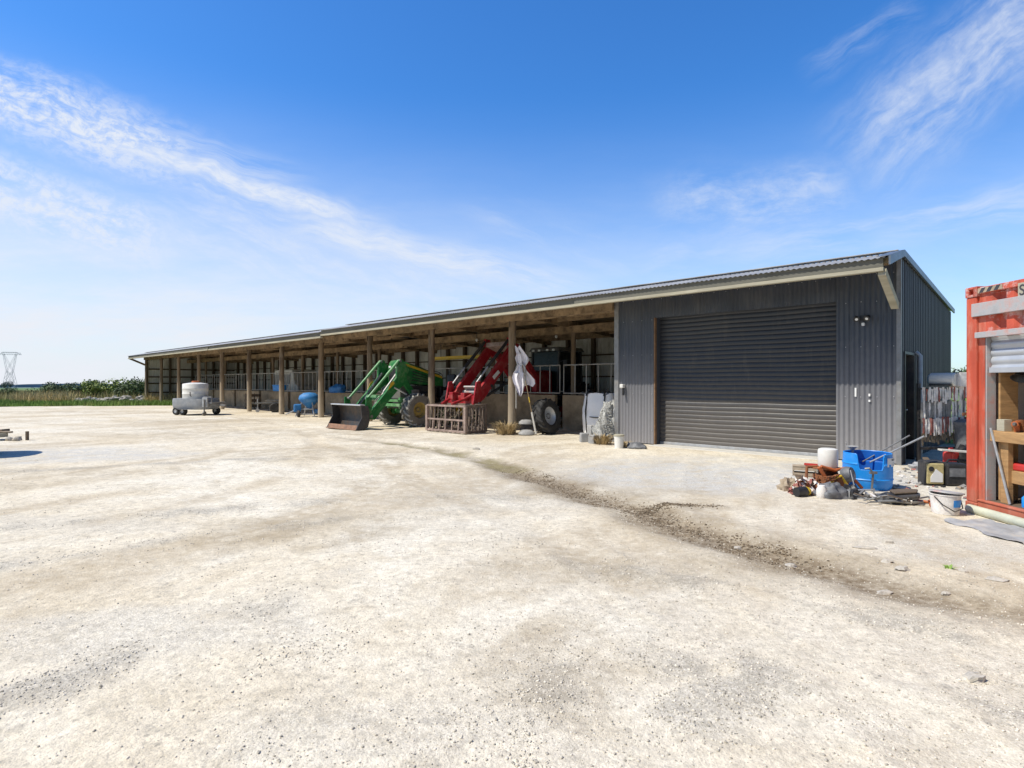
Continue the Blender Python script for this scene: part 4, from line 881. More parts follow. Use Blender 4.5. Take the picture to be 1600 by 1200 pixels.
# small machine with a blue hopper
sp = thing('hopper_spreader', 'small spreader with a blue domed hopper on a splayed steel frame', 'spreader', (-9.15, 26.0, gz(-9.15, 26)), R(20))
mb = MB(); mb.lathe([(0, 1.1), (.25, 1.07), (.42, .95), (.46, .82), (.44, .76), (.2, .5), (.08, .38)], (0, 0, 0), (0, 0, 1), 24); mb.build('hopper', M['bluecover'], sp, smooth=50)
mb = MB()
for a in (20, 110, 200, 290): mb.tube([(.3 * math.cos(R(a)), .3 * math.sin(R(a)), .72), (.62 * math.cos(R(a)), .5 * math.sin(R(a)), .03)], .025)
for z, k in ((.35, .47), (.12, .57)):
    P_ = [(k * math.cos(R(a)), k * .85 * math.sin(R(a)), z) for a in (20, 110, 200, 290, 380)]
    mb.tube(P_, .02)
mb.tube([(-.62, -.1, .3), (-1.0, -.15, .12)], .025); mb.build('steel_frame', M['zinc'], sp, smooth=40)
mb = MB(); mb.box((-.5, -.1, .4), (.32, .3, .35)); mb.build('engine_cover', M['bluecover'], sp, bevel=.05); mb = MB(); mb.box((.3, -.2, .25), (.35, .3, .2)); mb.build('gear_box', M['bluecover'], sp, bevel=.05)
for (x, y) in ((-.45, -.4), (.5, -.35)):
    mb = MB(); mb.lathe([(0, -.06), (.13, -.06), (.16, 0), (.13, .06), (0, .06)], (x, y, .16), (1, .2, 0), 16); mb.build('wheel', M['tyre_dark'], sp, smooth=40)
# small two-wheel trailer
st = thing('small_trailer', 'little grey hand trailer with jockey wheel beside the feed wall', 'trailer', (-12.6, 30.0, gz(-12.6, 30)), R(15))
mb = MB(); mb.box((.2, 0, .5), (.9, .6, .08)); mb.bar((-.25, 0, .5), (-.75, 0, .45), .07, .07); mb.bar((-.2, -.3, .62), (.65, -.3, .62), .04, .05); mb.bar((-.2, .3, .62), (.65, .3, .62), .04, .05); mb.build('trailer_bed', M['grey_steel'], st, bevel=.01)
for y in (-.36, .36):
    mb = MB(); mb.lathe([(0, -.05), (.2, -.06), (.24, 0), (.2, .06), (0, .05)], (.25, y, .24), (0, 1, 0), 18); mb.build('wheel', M['tyre_dark'], st, smooth=40)
mb = MB(); mb.tube([(-.6, 0, .7), (-.6, 0, .15)], .03); mb.lathe([(0, -.03), (.1, -.03), (.1, .03), (0, .03)], (-.6, 0, .1), (0, 1, 0), 12); mb.build('jockey_wheel', M['zinc'], st, smooth=40)
# crate stack
p = W(32.3, 1.4)
cs = thing('wooden_crate', 'dark slatted wooden crate standing behind the tank trailer', 'crate', p, RZ)
mb = MB()
for z in (.12, .42, .72): mb.span((-.4, -.3, z), (.4, -.27, z + .14)); mb.span((-.4, .27, z), (.4, .3, z + .14)); mb.span((-.4, -.27, z), (-.37, .27, z + .14)); mb.span((.37, -.27, z), (.4, .27, z + .14))
for x in (-.36, .36):
    for y in (-.25, .25): mb.span((x - .03, y - .02, 0), (x + .03, y + .02, .9))
mb.build('slats', M['timber_dark'], cs)

# yellow beam slung under the roof
yb = thing('lifting_beam', 'long yellow steel beam slung under the shed roof between inner posts', 'beam', W(15.5, 2.86, 2.55), RZ)
mb = MB(); mb.span((-1.75, -.06, -.07), (1.75, .06, -.05)); mb.span((-1.75, -.06, .05), (1.75, .06, .07)); mb.span((-1.75, -.012, -.05), (1.75, .012, .05)); mb.build('beam', M['yellow'], yb)
for x in (-1.2, 1.2):
    mb = MB(); mb.tube([(x, 0, .07), (x, .0, .72)], .015, 6); mb.build('hanger', M['dark'], yb)

# pole with a white cloth
pb, pt = Vector((.70, 16.66, gz(.7, 16.66))), Vector((.20, 17.16, 2.62))
pl = thing('leaning_pole', 'long pole with yellow band leaning against a shed post', 'pole', pb)
q = pt - pb
mb = MB(); mb.tube([(0, 0, 0), q], .013, 8); mb.build('shaft', M['timber'], pl, smooth=40)
mb = MB(); mb.tube([q * .36, q * .42], .017, 8); mb.build('yellow_band', M['yellow'], pl, smooth=40)
mb = MB(); mb.bar(q * .01, q * .25, .11, .05); mb.build('pole_foot', M['concrete'], pl, bevel=.01)
cl = thing('hanging_cloth', 'white crumpled cloth hanging from the leaning pole', 'cloth', pb + q * .97)
def cloth(name, outline_l, outline_r, zs, par, seed, y0=0):
    rs = random.Random(seed); rows = []; ph = rs.uniform(0, 6)
    for (l, r_, z) in zip(outline_l, outline_r, zs):
        row = []
        for k in range(25):
            t = k / 24; x = l + (r_ - l) * t
            row.append((x, y0 - .05 + .08 * math.sin(t * 13 + ph + z * 3) * (.35 - z * .4 if z < 0 else .3) + .025 * math.sin(t * 29 + z * 7), z + .03 * math.sin(t * 9 + ph)))
        rows.append(row)
    mb = MB(); mb.sheet(rows); return mb.build(name, M['cloth'], par, smooth=70)
cloth('cloth_upper', [-.13, -.12, -.08, -.13, -.09, -.03], [.05, .13, .24, .31, .25, .15], [.05, -.06, -.2, -.31, -.43, -.56], cl, 1)
cloth('cloth_lower', [-.03, -.09, -.17, -.21, -.18, -.13], [.16, .22, .33, .45, .47, .40], [-.5, -.63, -.76, -.9, -1.03, -1.12], cl, 4, -.03)
cloth('cloth_lower', [-.17, -.21, -.18, -.12, -.07, -.02], [.20, .18, .17, .14, .11, .05], [-.72, -.88, -1.02, -1.16, -1.28, -1.40], cl, 9, -.07)

# bulk bag
bb = thing('bulk_bag', 'big white woven bulk bag with black lifting straps beside the garage corner', 'bag', W(7.38, 1.35), RZ)
rows = []
for i in range(13):
    z = 1.2 * i / 12; row = []
    for k in range(49):
        a = 2 * PI * k / 48; c, s_ = math.cos(a), math.sin(a); e = .5
        bul = 1.0 + .13 * math.sin(PI * (i / 12) ** .8) + .018 * math.sin(5 * a + i) + .012 * math.sin(11 * a - 2 * i)
        row.append((.5 * bul * math.copysign(abs(c) ** e, c), .5 * bul * math.copysign(abs(s_) ** e, s_), z + (.03 * math.sin(7 * a) if i == 12 else 0)))
    rows.append(row)
rows.append([(x * .6, y * .6, 1.17 + .05 * math.sin(9 * k)) for k, (x, y, z) in enumerate(rows[-1])]); rows.append([(0, 0, 1.2)] * 49)
mb = MB(); mb.sheet(rows); mb.build('bag_body', M['whitebag'], bb, smooth=50)
for x in (-.3, .3):
    mb = MB(); mb.tube([(x, -.50, .05), (x + .02, -.56, .4), (x, -.57, .7), (x + .02, -.50, 1.18)], .02, 6); mb.tube([(x, -.54, 1.15), (x + .04, -.45, 1.32), (x + .1, -.3, 1.22)], .022); mb.build('lifting_strap', M['black'], bb)
mb = MB(); mb.tube([(-.42, -.5, .56), (0, -.59, .54), (.42, -.5, .53)], .014, 6); mb.build('waist_strap', M['black'], bb)

# netting heap + blocks + bucket + tarp near garage corner
p = (2.55, 15.1)
nt_ = thing('netting_heap', 'tall heap of grey white netting slumped against the garage corner', 'netting', (2.58, 15.05, 0), 0)
wobble_blob('netting', M['netting'], nt_, (0, 0, 0), (.30, .25, .95), 11, 26, .42, 4)
wobble_blob('netting', M['netting'], nt_, (-.22, -.08, 0), (.25, .2, .5), 12, 22, .4, 5)
mb = MB()
for k in range(5):
    a0 = random.uniform(0, 6); z0 = .25 + .13 * k
    mb.tube([(.22 + .17 * math.cos(a0 + t), -.14 + .03 * math.sin(t * 2), z0 + .17 * math.sin(a0 + t)) for t in np.linspace(0, 6.2, 18)], .012, 6)
mb.build('hose_coil', M['zinc'], nt_, smooth=50)
mb = MB(); rs = random.Random(77)
for k in range(150):
    h0 = rs.uniform(.02, .85); a0 = rs.uniform(0, 6.28); rr_ = (.36 - .26 * h0); pts = []
    for t in range(6):
        a0 += rs.uniform(-.5, .6); h0 = max(.01, min(.98, h0 + rs.uniform(-.12, .1))); q_ = (.37 - .27 * h0) * rs.uniform(.95, 1.15)
        pts.append((q_ * math.cos(a0) - .08, q_ * .85 * math.sin(a0), h0))
    mb.tube(pts, rs.uniform(.006, .013), 5)
tag(mb.build('loose_cords', M['netting'], nt_, smooth=50), kind='stuff')
lab = ['rough grey concrete block standing upright by the netting heap', 'small grey concrete block lying left of the netting heap', 'grey concrete block lying nearest the camera beside netting heap']
for (x, y, z, sx, sy, sz, rz), lb in zip(((2.16, 15.35, 0, .28, .2, .4, .5), (1.85, 14.75, 0, .22, .2, .24, .1), (2.05, 14.45, 0, .22, .2, .22, .7)), lab):
    mb = MB(); mb.box((0, 0, sz / 2 - .01), (sx, sy, sz), None, 0, .94); o = mb.build('concrete_block', M['grey_block'], None, bevel=.02, loc=(x, y, gz(x, y))); o.rotation_euler = (0, 0, rz); tag(o, lb, 'block', 'grey blocks by the netting heap')
def pail(name, label, loc, r, h, m, lidm=None, cat='bucket', rz=0):
    t = thing(name, label, cat, loc, rz); mb = MB(); mb.lathe([(0, 0), (r * .86, 0), (r, h * .97), (r * 1.05, h * .97), (r * 1.05, h), (r * .95, h), (r * .82, .015), (0, .015)], (0, 0, 0), (0, 0, 1), 28); mb.build('shell', m, t, smooth=40)
    if lidm: mb = MB(); mb.lathe([(r * 1.07, h * .93), (r * 1.08, h + .01), (r * .9, h + .02), (0, h + .015)], (0, 0, 0), (0, 0, 1), 28); mb.build('lid', lidm, t, smooth=40)
    return t
pail('bucket', 'white bucket with cream lid on the gravel left of the roller door', (2.48, 13.35, gz(2.48, 13.35)), .115, .3, M['white'], M['cream'])
tp = thing('tarpaulin', 'dark grey tarpaulin scrap lying left of the roller door sill', 'tarpaulin', (2.86, 13.3, 0), R(-44)); wobble_blob('tarpaulin_sheet', M['greytarp'], tp, (0, 0, 0), (.24, .16, .14), 5)
for (x, y, z, lb) in ((.42, 17.4, 0, 'upper grey domed feed pan by the leaning pole'), (.42, 16.75, 0, 'lower grey domed feed pan on the ground before the leaning pole')):
    t = thing('feed_pan', lb, 'pan', (x, y, gz(x, y)), 0, 'grey feed pans by the post')
    hh = .16 if y < 17 else .42
    mb = MB(); mb.lathe([(0, hh), (.14, hh - .015), (.22, hh - .07), (.24, hh - .13), (.23, hh - .15), (0, hh - .14)], (0, 0, 0), (0, 0, 1), 24); mb.build('pan', M['grey_block'], t, smooth=40)
    if hh > .2: mb = MB(); mb.box((0, 0, .14), (.34, .3, .28)); mb.build('pan_stand', M['dark'], t, bevel=.02)
mb = MB(); mb.tube([(-.14, 0, -.05), (-.14, 0, .18), (-.1, 0, .26), (0, 0, .3), (.08, .02, .27), (.1, .02, .2)], .02); o = mb.build('pipe_hoop', M['white'], None, smooth=40, loc=W(8.9, .9)); tag(o, 'small white bent pipe standing in the floor before bulk bag', 'pipe')

def tuft(label, x, y, n, h, rad, seed, m=M['drygrass']):
    rs = random.Random(seed); mb = MB()
    for _ in range(n):
        a = rs.uniform(0, 6.28); r0 = rad * rs.random() ** .7 * .6; l = h * rs.uniform(.45, 1.1); out = rad * rs.uniform(.2, 1.1)
        bx, by = r0 * math.cos(a), r0 * math.sin(a); w = rs.uniform(.006, .012)
        tx, ty = -math.sin(a) * w, math.cos(a) * w
        p0 = (bx, by, -.02); p1 = (bx + out * .4 * math.cos(a), by + out * .4 * math.sin(a), l * .65); p2 = (bx + out * math.cos(a), by + out * math.sin(a), l * rs.uniform(.7, 1))
        mb.add([(p0[0] - tx, p0[1] - ty, p0[2]), (p0[0] + tx, p0[1] + ty, p0[2]), (p1[0] + tx * .8, p1[1] + ty * .8, p1[2]), (p1[0] - tx * .8, p1[1] - ty * .8, p1[2]), p2], [(0, 1, 2, 3), (3, 2, 4)])
    o = mb.build('grass_tuft', m, None, fix=False, loc=(x, y, gz(x, y))); return tag(o, label, 'grass tuft')
tuft('tuft of dry straw coloured grass at the foot of a shed post', -.18, 16.95, 340, .42, .42, 1)
tuft('tuft of dry grass at the foot of the netting heap', 2.25, 14.25, 260, .28, .3, 2)
tuft('small dry grass wisp beside the lidded bucket', 2.66, 13.6, 80, .16, .2, 3)

# ------------------------------------------------------------------ junk in front of the garage
def drum():
    x, y = 5.07, 8.22
    t = thing('cut_drum', 'bright blue plastic drum cut open at the front, white label on its side', 'drum', (x, y, gz(x, y) - .005), 0)
    r = .30; n = 120; mb = MB(); ang = [2 * PI * k / n for k in range(n + 1)]
    def top(a):
        d_ = math.degrees(a) % 360
        f = max(0, min(1, (d_ - 212) / 9)) * max(0, min(1, (281 - d_) / 7)); f = f * f * (3 - 2 * f)
        return .50 - .215 * f
    def rad(z): return r * (.93 + .07 * min(1, z / .05) + .035 * math.sin(PI * min(1, z / .5))) + (.009 if abs(z - .15) < .012 or abs(z - .36) < .012 else 0)
    fr_ = [0, .02, .06, .12, .25, .27, .30, .325, .35, .5, .66, .69, .72, .75, .78, .9, 1]
    mb.sheet([[(rad(min(top(a), .5 * f)) * math.cos(a), rad(min(top(a), .5 * f)) * math.sin(a), min(top(a), .5 * f)) for a in ang] for f in fr_])
    mb.sheet([[((rad(min(top(a), .5 * f)) - .012) * math.cos(a), (rad(min(top(a), .5 * f)) - .012) * math.sin(a), min(top(a), .5 * f)) for a in ang] for f in fr_], 1)
    mb.tube([((rad(top(a)) - .006) * math.cos(a), (rad(top(a)) - .006) * math.sin(a), top(a)) for a in ang], .0085, 6, 0, False)
    mb.lathe([(0, .02), (r * .95, .02)], (0, 0, 0), (0, 0, 1), 36, 1)
    mb.build('drum_shell', [M['blue'], M['blue_in_shaded']], t, smooth=35, fix=False)
    # label hugging the wall
    def patch(a0, a1, z0, z1, off, m, nm, par):
        off += .006; mb = MB(); A = [a0 + (a1 - a0) * k / 10 for k in range(11)]
        mb.sheet([[((r + off) * math.cos(a), (r + off) * math.sin(a), z) for a in A] for z in (z0, z1)]); return mb.build(nm, m, par, fix=False)
    lb = patch(R(-74), R(-24), .335, .455, .0135, M['label_white'], 'label', t)
    for (a, w, z0, z1) in ((-58, 5, .418, .445), (-51, 3, .418, .436), (-45, 4.5, .416, .447), (-39, 4, .42, .44)): patch(R(a), R(a + w), z0, z1, .0150, M['lettering'], 'label_mark', lb)
    patch(R(-68), R(-60), .335, .368, .0150, M['blue'], 'label_mark', lb)
    for k in range(3): patch(R(-54), R(-30), .35 + k * .018, .355 + k * .018, .0150, M['greypaint'], 'label_line', lb)
drum()
o = MB(); o.tube([(5.12, 8.24, .37), (5.95, 8.32, .735)], .013, 10); ob = o.build('steel_pipe', M['zinc'], None, smooth=40); tag(ob, 'longer galvanised pipe sticking out of the blue drum towards the right', 'pipe')
o = MB(); o.tube([(5.1, 8.38, .36), (5.88, 8.52, .73)], .010, 10); ob = o.build('steel_pipe', M['zinc_dark'], None, smooth=40); tag(ob, 'thinner darker pipe behind the other in the blue drum', 'pipe')
fn = thing('funnel', 'small grey tin funnel on the back rim of the blue drum', 'funnel', (5.03, 8.515, .52)); mb = MB(); mb.lathe([(.085, .05), (.08, .055), (.03, .01), (.02, -.06)], (0, 0, 0), (0, 0, 1), 20); mb.build('cone', M['grey_block'], fn, smooth=40)
hk = MB(); hk.tube([(4.92, 7.88, .03), (4.93, 7.86, .28), (4.88, 7.87, .34), (4.84, 7.9, .33)], .014, 8); hk.box((4.93, 7.86, .28), (.09, .04, .03)); ob = hk.build('steel_hook', M['grey_steel'], None, smooth=40); tag(ob, 'bent grey steel hook leaning on the cut edge of blue drum', 'hook')

# rusty engine with orange tube frame
en = thing('rusty_engine', 'rusty small engine in an orange tube frame left of the blue drum', 'engine', (4.42, 8.0, gz(4.42, 8.0)), R(15))
mb = MB(); mb.box((0, .05, .12), (.28, .24, .22)); mb.lathe([(0, 0), (.1, 0), (.1, .12), (0, .12)], (0, -.1, .15), (0, -1, 0), 20)
for k in range(6): mb.box((0, .05, .235 + k * .012), (.2, .18, .006))
mb.build('engine_body', M['rust'], en, bevel=.01)
for k, (pts, m_) in enumerate((([(-.28, -.1, .36), (-.2, -.12, .22), (-.1, -.16, .1), (.0, -.2, .05)], 'orange'), ([(-.2, -.05, .36), (0, -.08, .30), (.14, -.1, .33), (.24, -.14, .2), (.34, -.2, .06)], 'orange'), ([(-.3, .12, .02), (-.28, .12, .33), (.2, .14, .33), (.3, .12, .02)], 'rust'), ([(-.24, -.2, .02), (-.15, -.2, .2), (-.02, -.2, .24), (.06, -.22, .12)], 'yellow'))):
    mb = MB(); mb.tube(pts, .022 if k else .026, 8); mb.build('tube_frame', M[m_], en, smooth=40)
mb = MB(); mb.lathe([(0, -.05), (.09, -.06), (.11, 0), (.09, .06), (0, .05)], (.1, -.2, .26), (.4, -1, .3), 18); mb.build('flywheel', M['greytarp'], en, smooth=40)
mb = MB(); rs = random.Random(3)
for k in range(26):
    a0 = rs.uniform(0, 6); mb.tube([(-.1 + .2 * math.cos(a0 + t * .7) * rs.uniform(.7, 1.1), -.08 + .15 * math.sin(a0 + t * .9), .05 + .22 * rs.random()) for t in range(4)], rs.uniform(.005, .011), 5)
tag(mb.build('wires_and_chain', M['rust'], en, smooth=40), kind='stuff')
mb = MB(); mb.box((-.02, .06, .318), (.36, .28, .02)); mb.build('top_plate', M['rust'], en, bevel=.004)
pp = (4.40, 8.06); wz = gz(4.42, 8.0) + .328
wj = thing('bucket', 'clean white round bucket standing on top of the rusty engine', 'bucket', (4.40 + .02, 8.06, wz)); mb = MB(); mb.lathe([(0, 0), (.115, 0), (.125, .02), (.128, .22), (.12, .25), (.09, .262), (0, .265)], (0, 0, 0), (0, 0, 1), 32); mb.build('shell', M['white'], wj, smooth=40)
def lump(label, cat, name, x, y, rad, m, seed, rough=.25, fold=3, rz=0):
    t = thing(name, label, cat, (x, y, gz(x, y) - .01), rz); wobble_blob(name + '_body', m, t, (0, 0, 0), rad, seed, 24, rough, fold); return t
lump('crumpled dark grey plastic bag in front of the rusty engine', 'bag', 'plastic_bag', 4.18, 7.55, (.19, .15, .2), M['greytarp'], 21, .3, 4)
lump('second smaller dark bag wedged between grey bag and blue drum', 'bag', 'plastic_bag', 4.43, 7.55, (.14, .13, .17), M['black'], 22, .3, 4)
rg = thing('rag_heap', 'heap of faded red rags at the left end of the junk', 'rag heap', (3.98, 7.85, gz(3.98, 7.85) - .01))
def rags(par, n, rx, ry, h, mats, seed, name):
    rs = random.Random(seed); mb = MB()
    for k in range(n):
        a = rs.uniform(0, 6.28); q = rs.random() ** .6; cx, cy = rx * q * math.cos(a), ry * q * math.sin(a); cz = max(.02, h * (1 - q ** 1.5) * rs.uniform(.55, 1.05)); w = rs.uniform(.05, .10); ph = [rs.uniform(0, 6) for _ in range(4)]; m_ = rs.randrange(len(mats)); rot = Euler((rs.uniform(-.8, .8), rs.uniform(-.8, .8), rs.uniform(0, 6))).to_matrix(); rows = []
        for i in range(7):
            row = []
            for jj in range(7):
                u_, v_ = (i / 3 - 1), (jj / 3 - 1); pz = .25 * math.sin(3 * u_ + ph[0]) + .25 * math.sin(3.4 * v_ + ph[1]) + .15 * math.sin(5 * (u_ + v_) + ph[2]) - .3 * (u_ * u_ + v_ * v_)
                p_ = rot @ Vector((u_ * w * (1 + .2 * math.sin(4 * v_ + ph[3])), v_ * w, pz * w)); row.append((cx + p_.x, cy + p_.y, max(.005, cz + p_.z)))
            rows.append(row)
        mb.sheet(rows, m_)
    return mb.build(name, mats, par, smooth=60, fix=False)
tag(rags(rg, 46, .17, .14, .2, [M['dullred'], M['dullred'], M['rust'], M['card'], M['strip_white']], 23, 'rags'), kind='stuff')
lump('small brown rag lying behind the red rag heap', 'rag', 'rag', 3.86, 8.05, (.12, .1, .17), M['card'], 24, .4, 5)
mo = thing('electric_motor', 'little black motor with yellow end cap at left foot of the junk', 'motor', (3.86, 7.62, gz(3.86, 7.62)), R(20))
mb = MB(); mb.lathe([(0, -.09), (.06, -.09), (.065, .06), (0, .06)], (-.04, 0, .065), (1, 0, 0), 18); mb.box((-.04, 0, .01), (.12, .1, .02)); mb.build('casing', M['black'], mo, smooth=35)
mb = MB(); mb.lathe([(0, .1), (.05, .1), (.062, .06), (0, .06)], (-.02, 0, .065), (1, 0, 0), 18); mb.build('end_cap', M['yellow'], mo, smooth=35)
jr = thing('plastic_jar', 'dusty white plastic jar standing before the red rags', 'jar', (4.03, 7.5, gz(4.03, 7.5))); mb = MB(); mb.lathe([(0, 0), (.055, 0), (.062, .02), (.062, .11), (.045, .14), (.04, .16), (0, .165)], (0, 0, 0), (0, 0, 1), 22); mb.build('jar_body', M['strip_white'], jr, smooth=40)
# small broken wooden box
wb = thing('wooden_box', 'small broken wooden box left of the white bucket', 'box', (5.0, 9.75, gz(5.0, 9.75)), R(-25))
wb.location = (4.72, 9.3, gz(4.72, 9.3))
mb = MB()
for z in (.03, .12): mb.span((-.17, -.1, z - .025), (.17, -.085, z + .025)); mb.span((-.17, .085, z - .025), (.17, .1, z + .025))
for x in (-.16, .16): mb.span((x - .012, -.084, 0), (x + .012, .084, .16))
mb.span((-.17, -.1, .152), (.17, .1, .165)); mb.build('boards', M['card'], wb)
mb = MB(); mb.bar((0, 0, .19), (.3, -.05, .19), .05, .03); mb.build('red_board', M['redplastic'], wb)
# steel bracket, tie and mower deck
bk_ = thing('steel_bracket', 'bare grey folded steel bracket lying before the blue drum', 'bracket', (4.5, 7.5, gz(4.5, 7.5)), R(-20))
mb = MB(); mb.span((-.12, -.1, .0), (.12, .1, .015)); mb.span((-.12, -.1, .015), (-.105, .1, .1)); mb.span((.1, -.1, .015), (.12, .1, .07)); mb.bar((-.15, -.05, .1), (.2, .05, .11), .05, .012); mb.tube([(.0, .05, .02), (-.06, .12, .34)], .008); mb.build('bracket_plate', M['zinc'], bk_, bevel=.003)
md = thing('machine_guard', 'flat black worn machine guard lying right of the blue drum', 'machine guard', (4.78, 7.18, gz(4.78, 7.18)), R(-12))
mb = MB(); mb.prism([(-.24, -.12), (-.12, -.18), (.2, -.17), (.26, -.05), (.2, .14), (-.1, .16), (-.25, .05)], .05, lambda a, b_, c: (a * .9 + .02, b_, .085 + c + .12 * a)); mb.build('deck', M['dark'], md, bevel=.02)
mb = MB(); mb.prism([(-.1, -.1), (.14, -.12), (.2, .0), (.1, .1), (-.08, .1)], .03, lambda a, b_, c: (a + .05, b_, .135 + c + .12 * a)); mb.build('cover_plate', M['timber_dark'], md, bevel=.012)
mb = MB(); mb.tube([(-.25, -.14, .03), (-.1, -.2, .05), (.1, -.18, .03), (.25, -.12, .04)], .018); mb.tube([(-.3, 0, .02), (-.15, -.08, .09), (.05, -.19, .06)], .014); mb.span((-.2, -.15, .0), (-.1, .1, .085)); mb.span((.1, -.12, .0), (.2, .1, .085)); mb.build('frame_tubes', M['grey_steel'], md, smooth=35)
mb = MB(); rs = random.Random(12)
for k in range(46):
    x = rs.uniform(-.42, .3); y = rs.uniform(-.24, .1); l = rs.uniform(.05, .2); a = rs.uniform(0, 3.1); z = rs.uniform(.01, .10)
    mb.bar((x, y, z), (x + l * math.cos(a), y + l * math.sin(a), max(.008, z + rs.uniform(-.06, .05))), rs.uniform(.008, .03), rs.uniform(.006, .018), rs.choice((0, 0, 1, 2)))
tag(mb.build('scrap_bits', [M['grey_steel'], M['strip_white'], M['timber_dark']], md), kind='stuff')
mb = MB(); pts = [(5.0, 7.25), (5.12, 7.1), (5.2, 7.18), (5.32, 7.0), (5.22, 6.92), (5.08, 7.0), (5.02, 6.9)]
mb.tube([(x, y, gz(x, y) + .02) for x, y in pts], .018, 8); ob = mb.build('orange_hose', M['orange'], None, smooth=50); tag(ob, 'short orange hose lying between machine guard and white bucket', 'hose')
# paint bucket by the container
bu = pail('bucket', 'dirty white paint bucket with blue label lying near the container corner', (4.98, 6.62, gz(4.98, 6.62)), .150, .225, M['strip_white'])
mb = MB(); mb.lathe([(.149, .07), (.154, .15)], (0, 0, 0), (0, 0, 1), 12, 0, R(-60) + 0, R(10)); 
bu2 = MB(); A = [R(-95) + R(60) * k / 8 for k in range(9)]
bu2.sheet([[((.1405) * math.cos(a), .1405 * math.sin(a), .09) for a in A], [(.1482 * math.cos(a), .1482 * math.sin(a), .17) for a in A]]); bu2.build('label', M['blue'], bu, fix=False)
mb = MB(); mb.tube([(-.15, -.03, .2), (-.12, -.12, .12), (-.02, -.17, .05), (.1, -.13, .08), (.15, -.02, .2)], .006, 6); mb.build('handle', M['black'], bu, smooth=40)
mb = MB(); mb.lathe([(0, .245), (.165, .24), (.17, .225)], (0, 0, .01), (.1, .05, 1), 26); mb.build('lid', M['greypaint'], bu, smooth=40)
# jerry cans
jc = thing('jerry_can', 'dark can with a yellow front and white sticker beside the container', 'can', (6.15, 8.4, gz(6.15, 8.4)), R(-8))
mb = MB(); mb.box((0, .08, .18), (.27, .2, .36)); mb.build('can_body', M['dark'], jc, bevel=.03)
mb = MB(); mb.box((0, -.035, .18), (.23, .03, .3)); fr_ = mb.build('yellow_front', mat('cream_yellow', (.5, .42, .2), .6, 0, .2, 10, dirt=(.2, .16, .08), dirt_amt=.6, dirt_scale=9), jc, bevel=.02)
mb = MB(); mb.prism([(-.07, -.12), (.09, -.12), (.09, .0), (.0, .07), (-.07, -.05)], .008, lambda a, b_, c: (a, -.055 + c, .18 + b_)); mb.build('sticker', M['label_white'], jc)
mb = MB(); mb.lathe([(0, 0), (.035, 0), (.035, .01), (0, .01)], (-.06, -.051, .25), (0, -1, 0), 14); mb.build('black_cap', M['black'], jc)
jb = thing('jerry_can', 'black square plastic can right of the yellow fronted can', 'can', (6.42, 8.35, gz(6.42, 8.35)), R(-10))
mb = MB(); mb.box((0, .05, .165), (.29, .22, .33), None, 0, .96); mb.build('can_body', M['black'], jb, bevel=.035)
mb = MB(); mb.tube([(-.08, .05, .33), (-.06, .05, .37), (.06, .05, .37), (.08, .05, .33)], .014); mb.build('handle', M['black'], jb, smooth=40)
mb = MB(); mb.box((0, -.065, .2), (.2, .01, .12)); mb.build('label', M['greytarp'], jb)

# rack of hanging strips beside the garage's side wall
rk = thing('hanging_rack', 'rusty rack hung with rows of dirty white and grey strips beside the garage', 'rack', (7.52, 10.55, 0), R(3))
rw = .86
mb = MB()
for x in (0, rw): mb.bar((x, .1, -.05), (x, .1, 1.5), .05, .05)
for z in (1.40, 1.0, .86): mb.bar((-.02, .06, z), (rw + .02, .06, z), .03, .03)
mb.bar((0, .1, .3), (rw, .1, .3), .05, .05); mb.build('rack_frame', M['dark'], rk)
rs = random.Random(5)
for (z, n, l0, l1, y, key) in ((1.41, 26, .2, .3, -.0, 'strip_white'), (1.16, 24, .3, .42, .03, 'strip_grey'), (.86, 26, .22, .34, -.01, 'strip_white'), (.60, 24, .12, .24, .03, 'strip_brown')):
    for k in range(n):
        x = rw * (k + .5) / n + rs.uniform(-.012, .012); l = rs.uniform(l0, l1); w = rw / n * rs.uniform(.9, 1.5)
        mb = MB(); zz = z + rs.uniform(-.02, .02) + .03 * x; rows = []
        for i in range(4):
            t = i / 3; rows.append([(x - w / 2 * (1 - .25 * t), y + rs.uniform(-.012, .012), zz - l * t), (x + w / 2 * (1 - .25 * t) + rs.uniform(-.004, .004), y + rs.uniform(-.012, .012), zz - l * t * rs.uniform(.97, 1.03))])
        mb.sheet(rows); kk = key
        if key == 'strip_white' and rs.random() < .22: kk = 'dullred'
        if key == 'strip_grey' and rs.random() < .3: kk = 'strip_white'
        mb.build('hanging_strip', M[kk], rk, fix=False)
dm = thing('gas_drum', 'white drum with pale blue end lying on top of the rack', 'drum', (8.02, 10.72, 1.57), R(125))
mb = MB(); mb.lathe([(0, -.2), (.11, -.2), (.125, -.18), (.125, .18), (.11, .2), (0, .2)], (0, 0, .0), (1, 0, 0), 24); mb.build('drum_body', M['white'], dm, smooth=35)
mb = MB(); mb.lathe([(0, .215), (.1, .215), (.118, .19)], (0, 0, 0), (1, 0, 0), 24); mb.build('drum_end', mat('pale_blue', (.25, .42, .55), .5), dm, smooth=35)
mb = MB(); mb.box((0, .0, -.095), (.34, .3, .04)); mb.build('cradle', M['dark'], dm)
bx = thing('meter_box', 'pale grey battered box on the right end of the rack top', 'box', (8.25, 10.62, 1.44), R(5)); mb = MB(); mb.box((0, 0, .13), (.16, .2, .26)); mb.build('box_body', M['strip_white'], bx, bevel=.01); mb = MB(); mb.tube([(-.22, 0, .02), (-.1, -.02, .32), (.02, -.02, .27)], .012); mb.build('cable', M['black'], bx, smooth=40)
gp = thing('iron_stand', 'rusty iron stand with crossbar at the right end of the rack', 'stand', (8.12, 10.25, 0), 0)
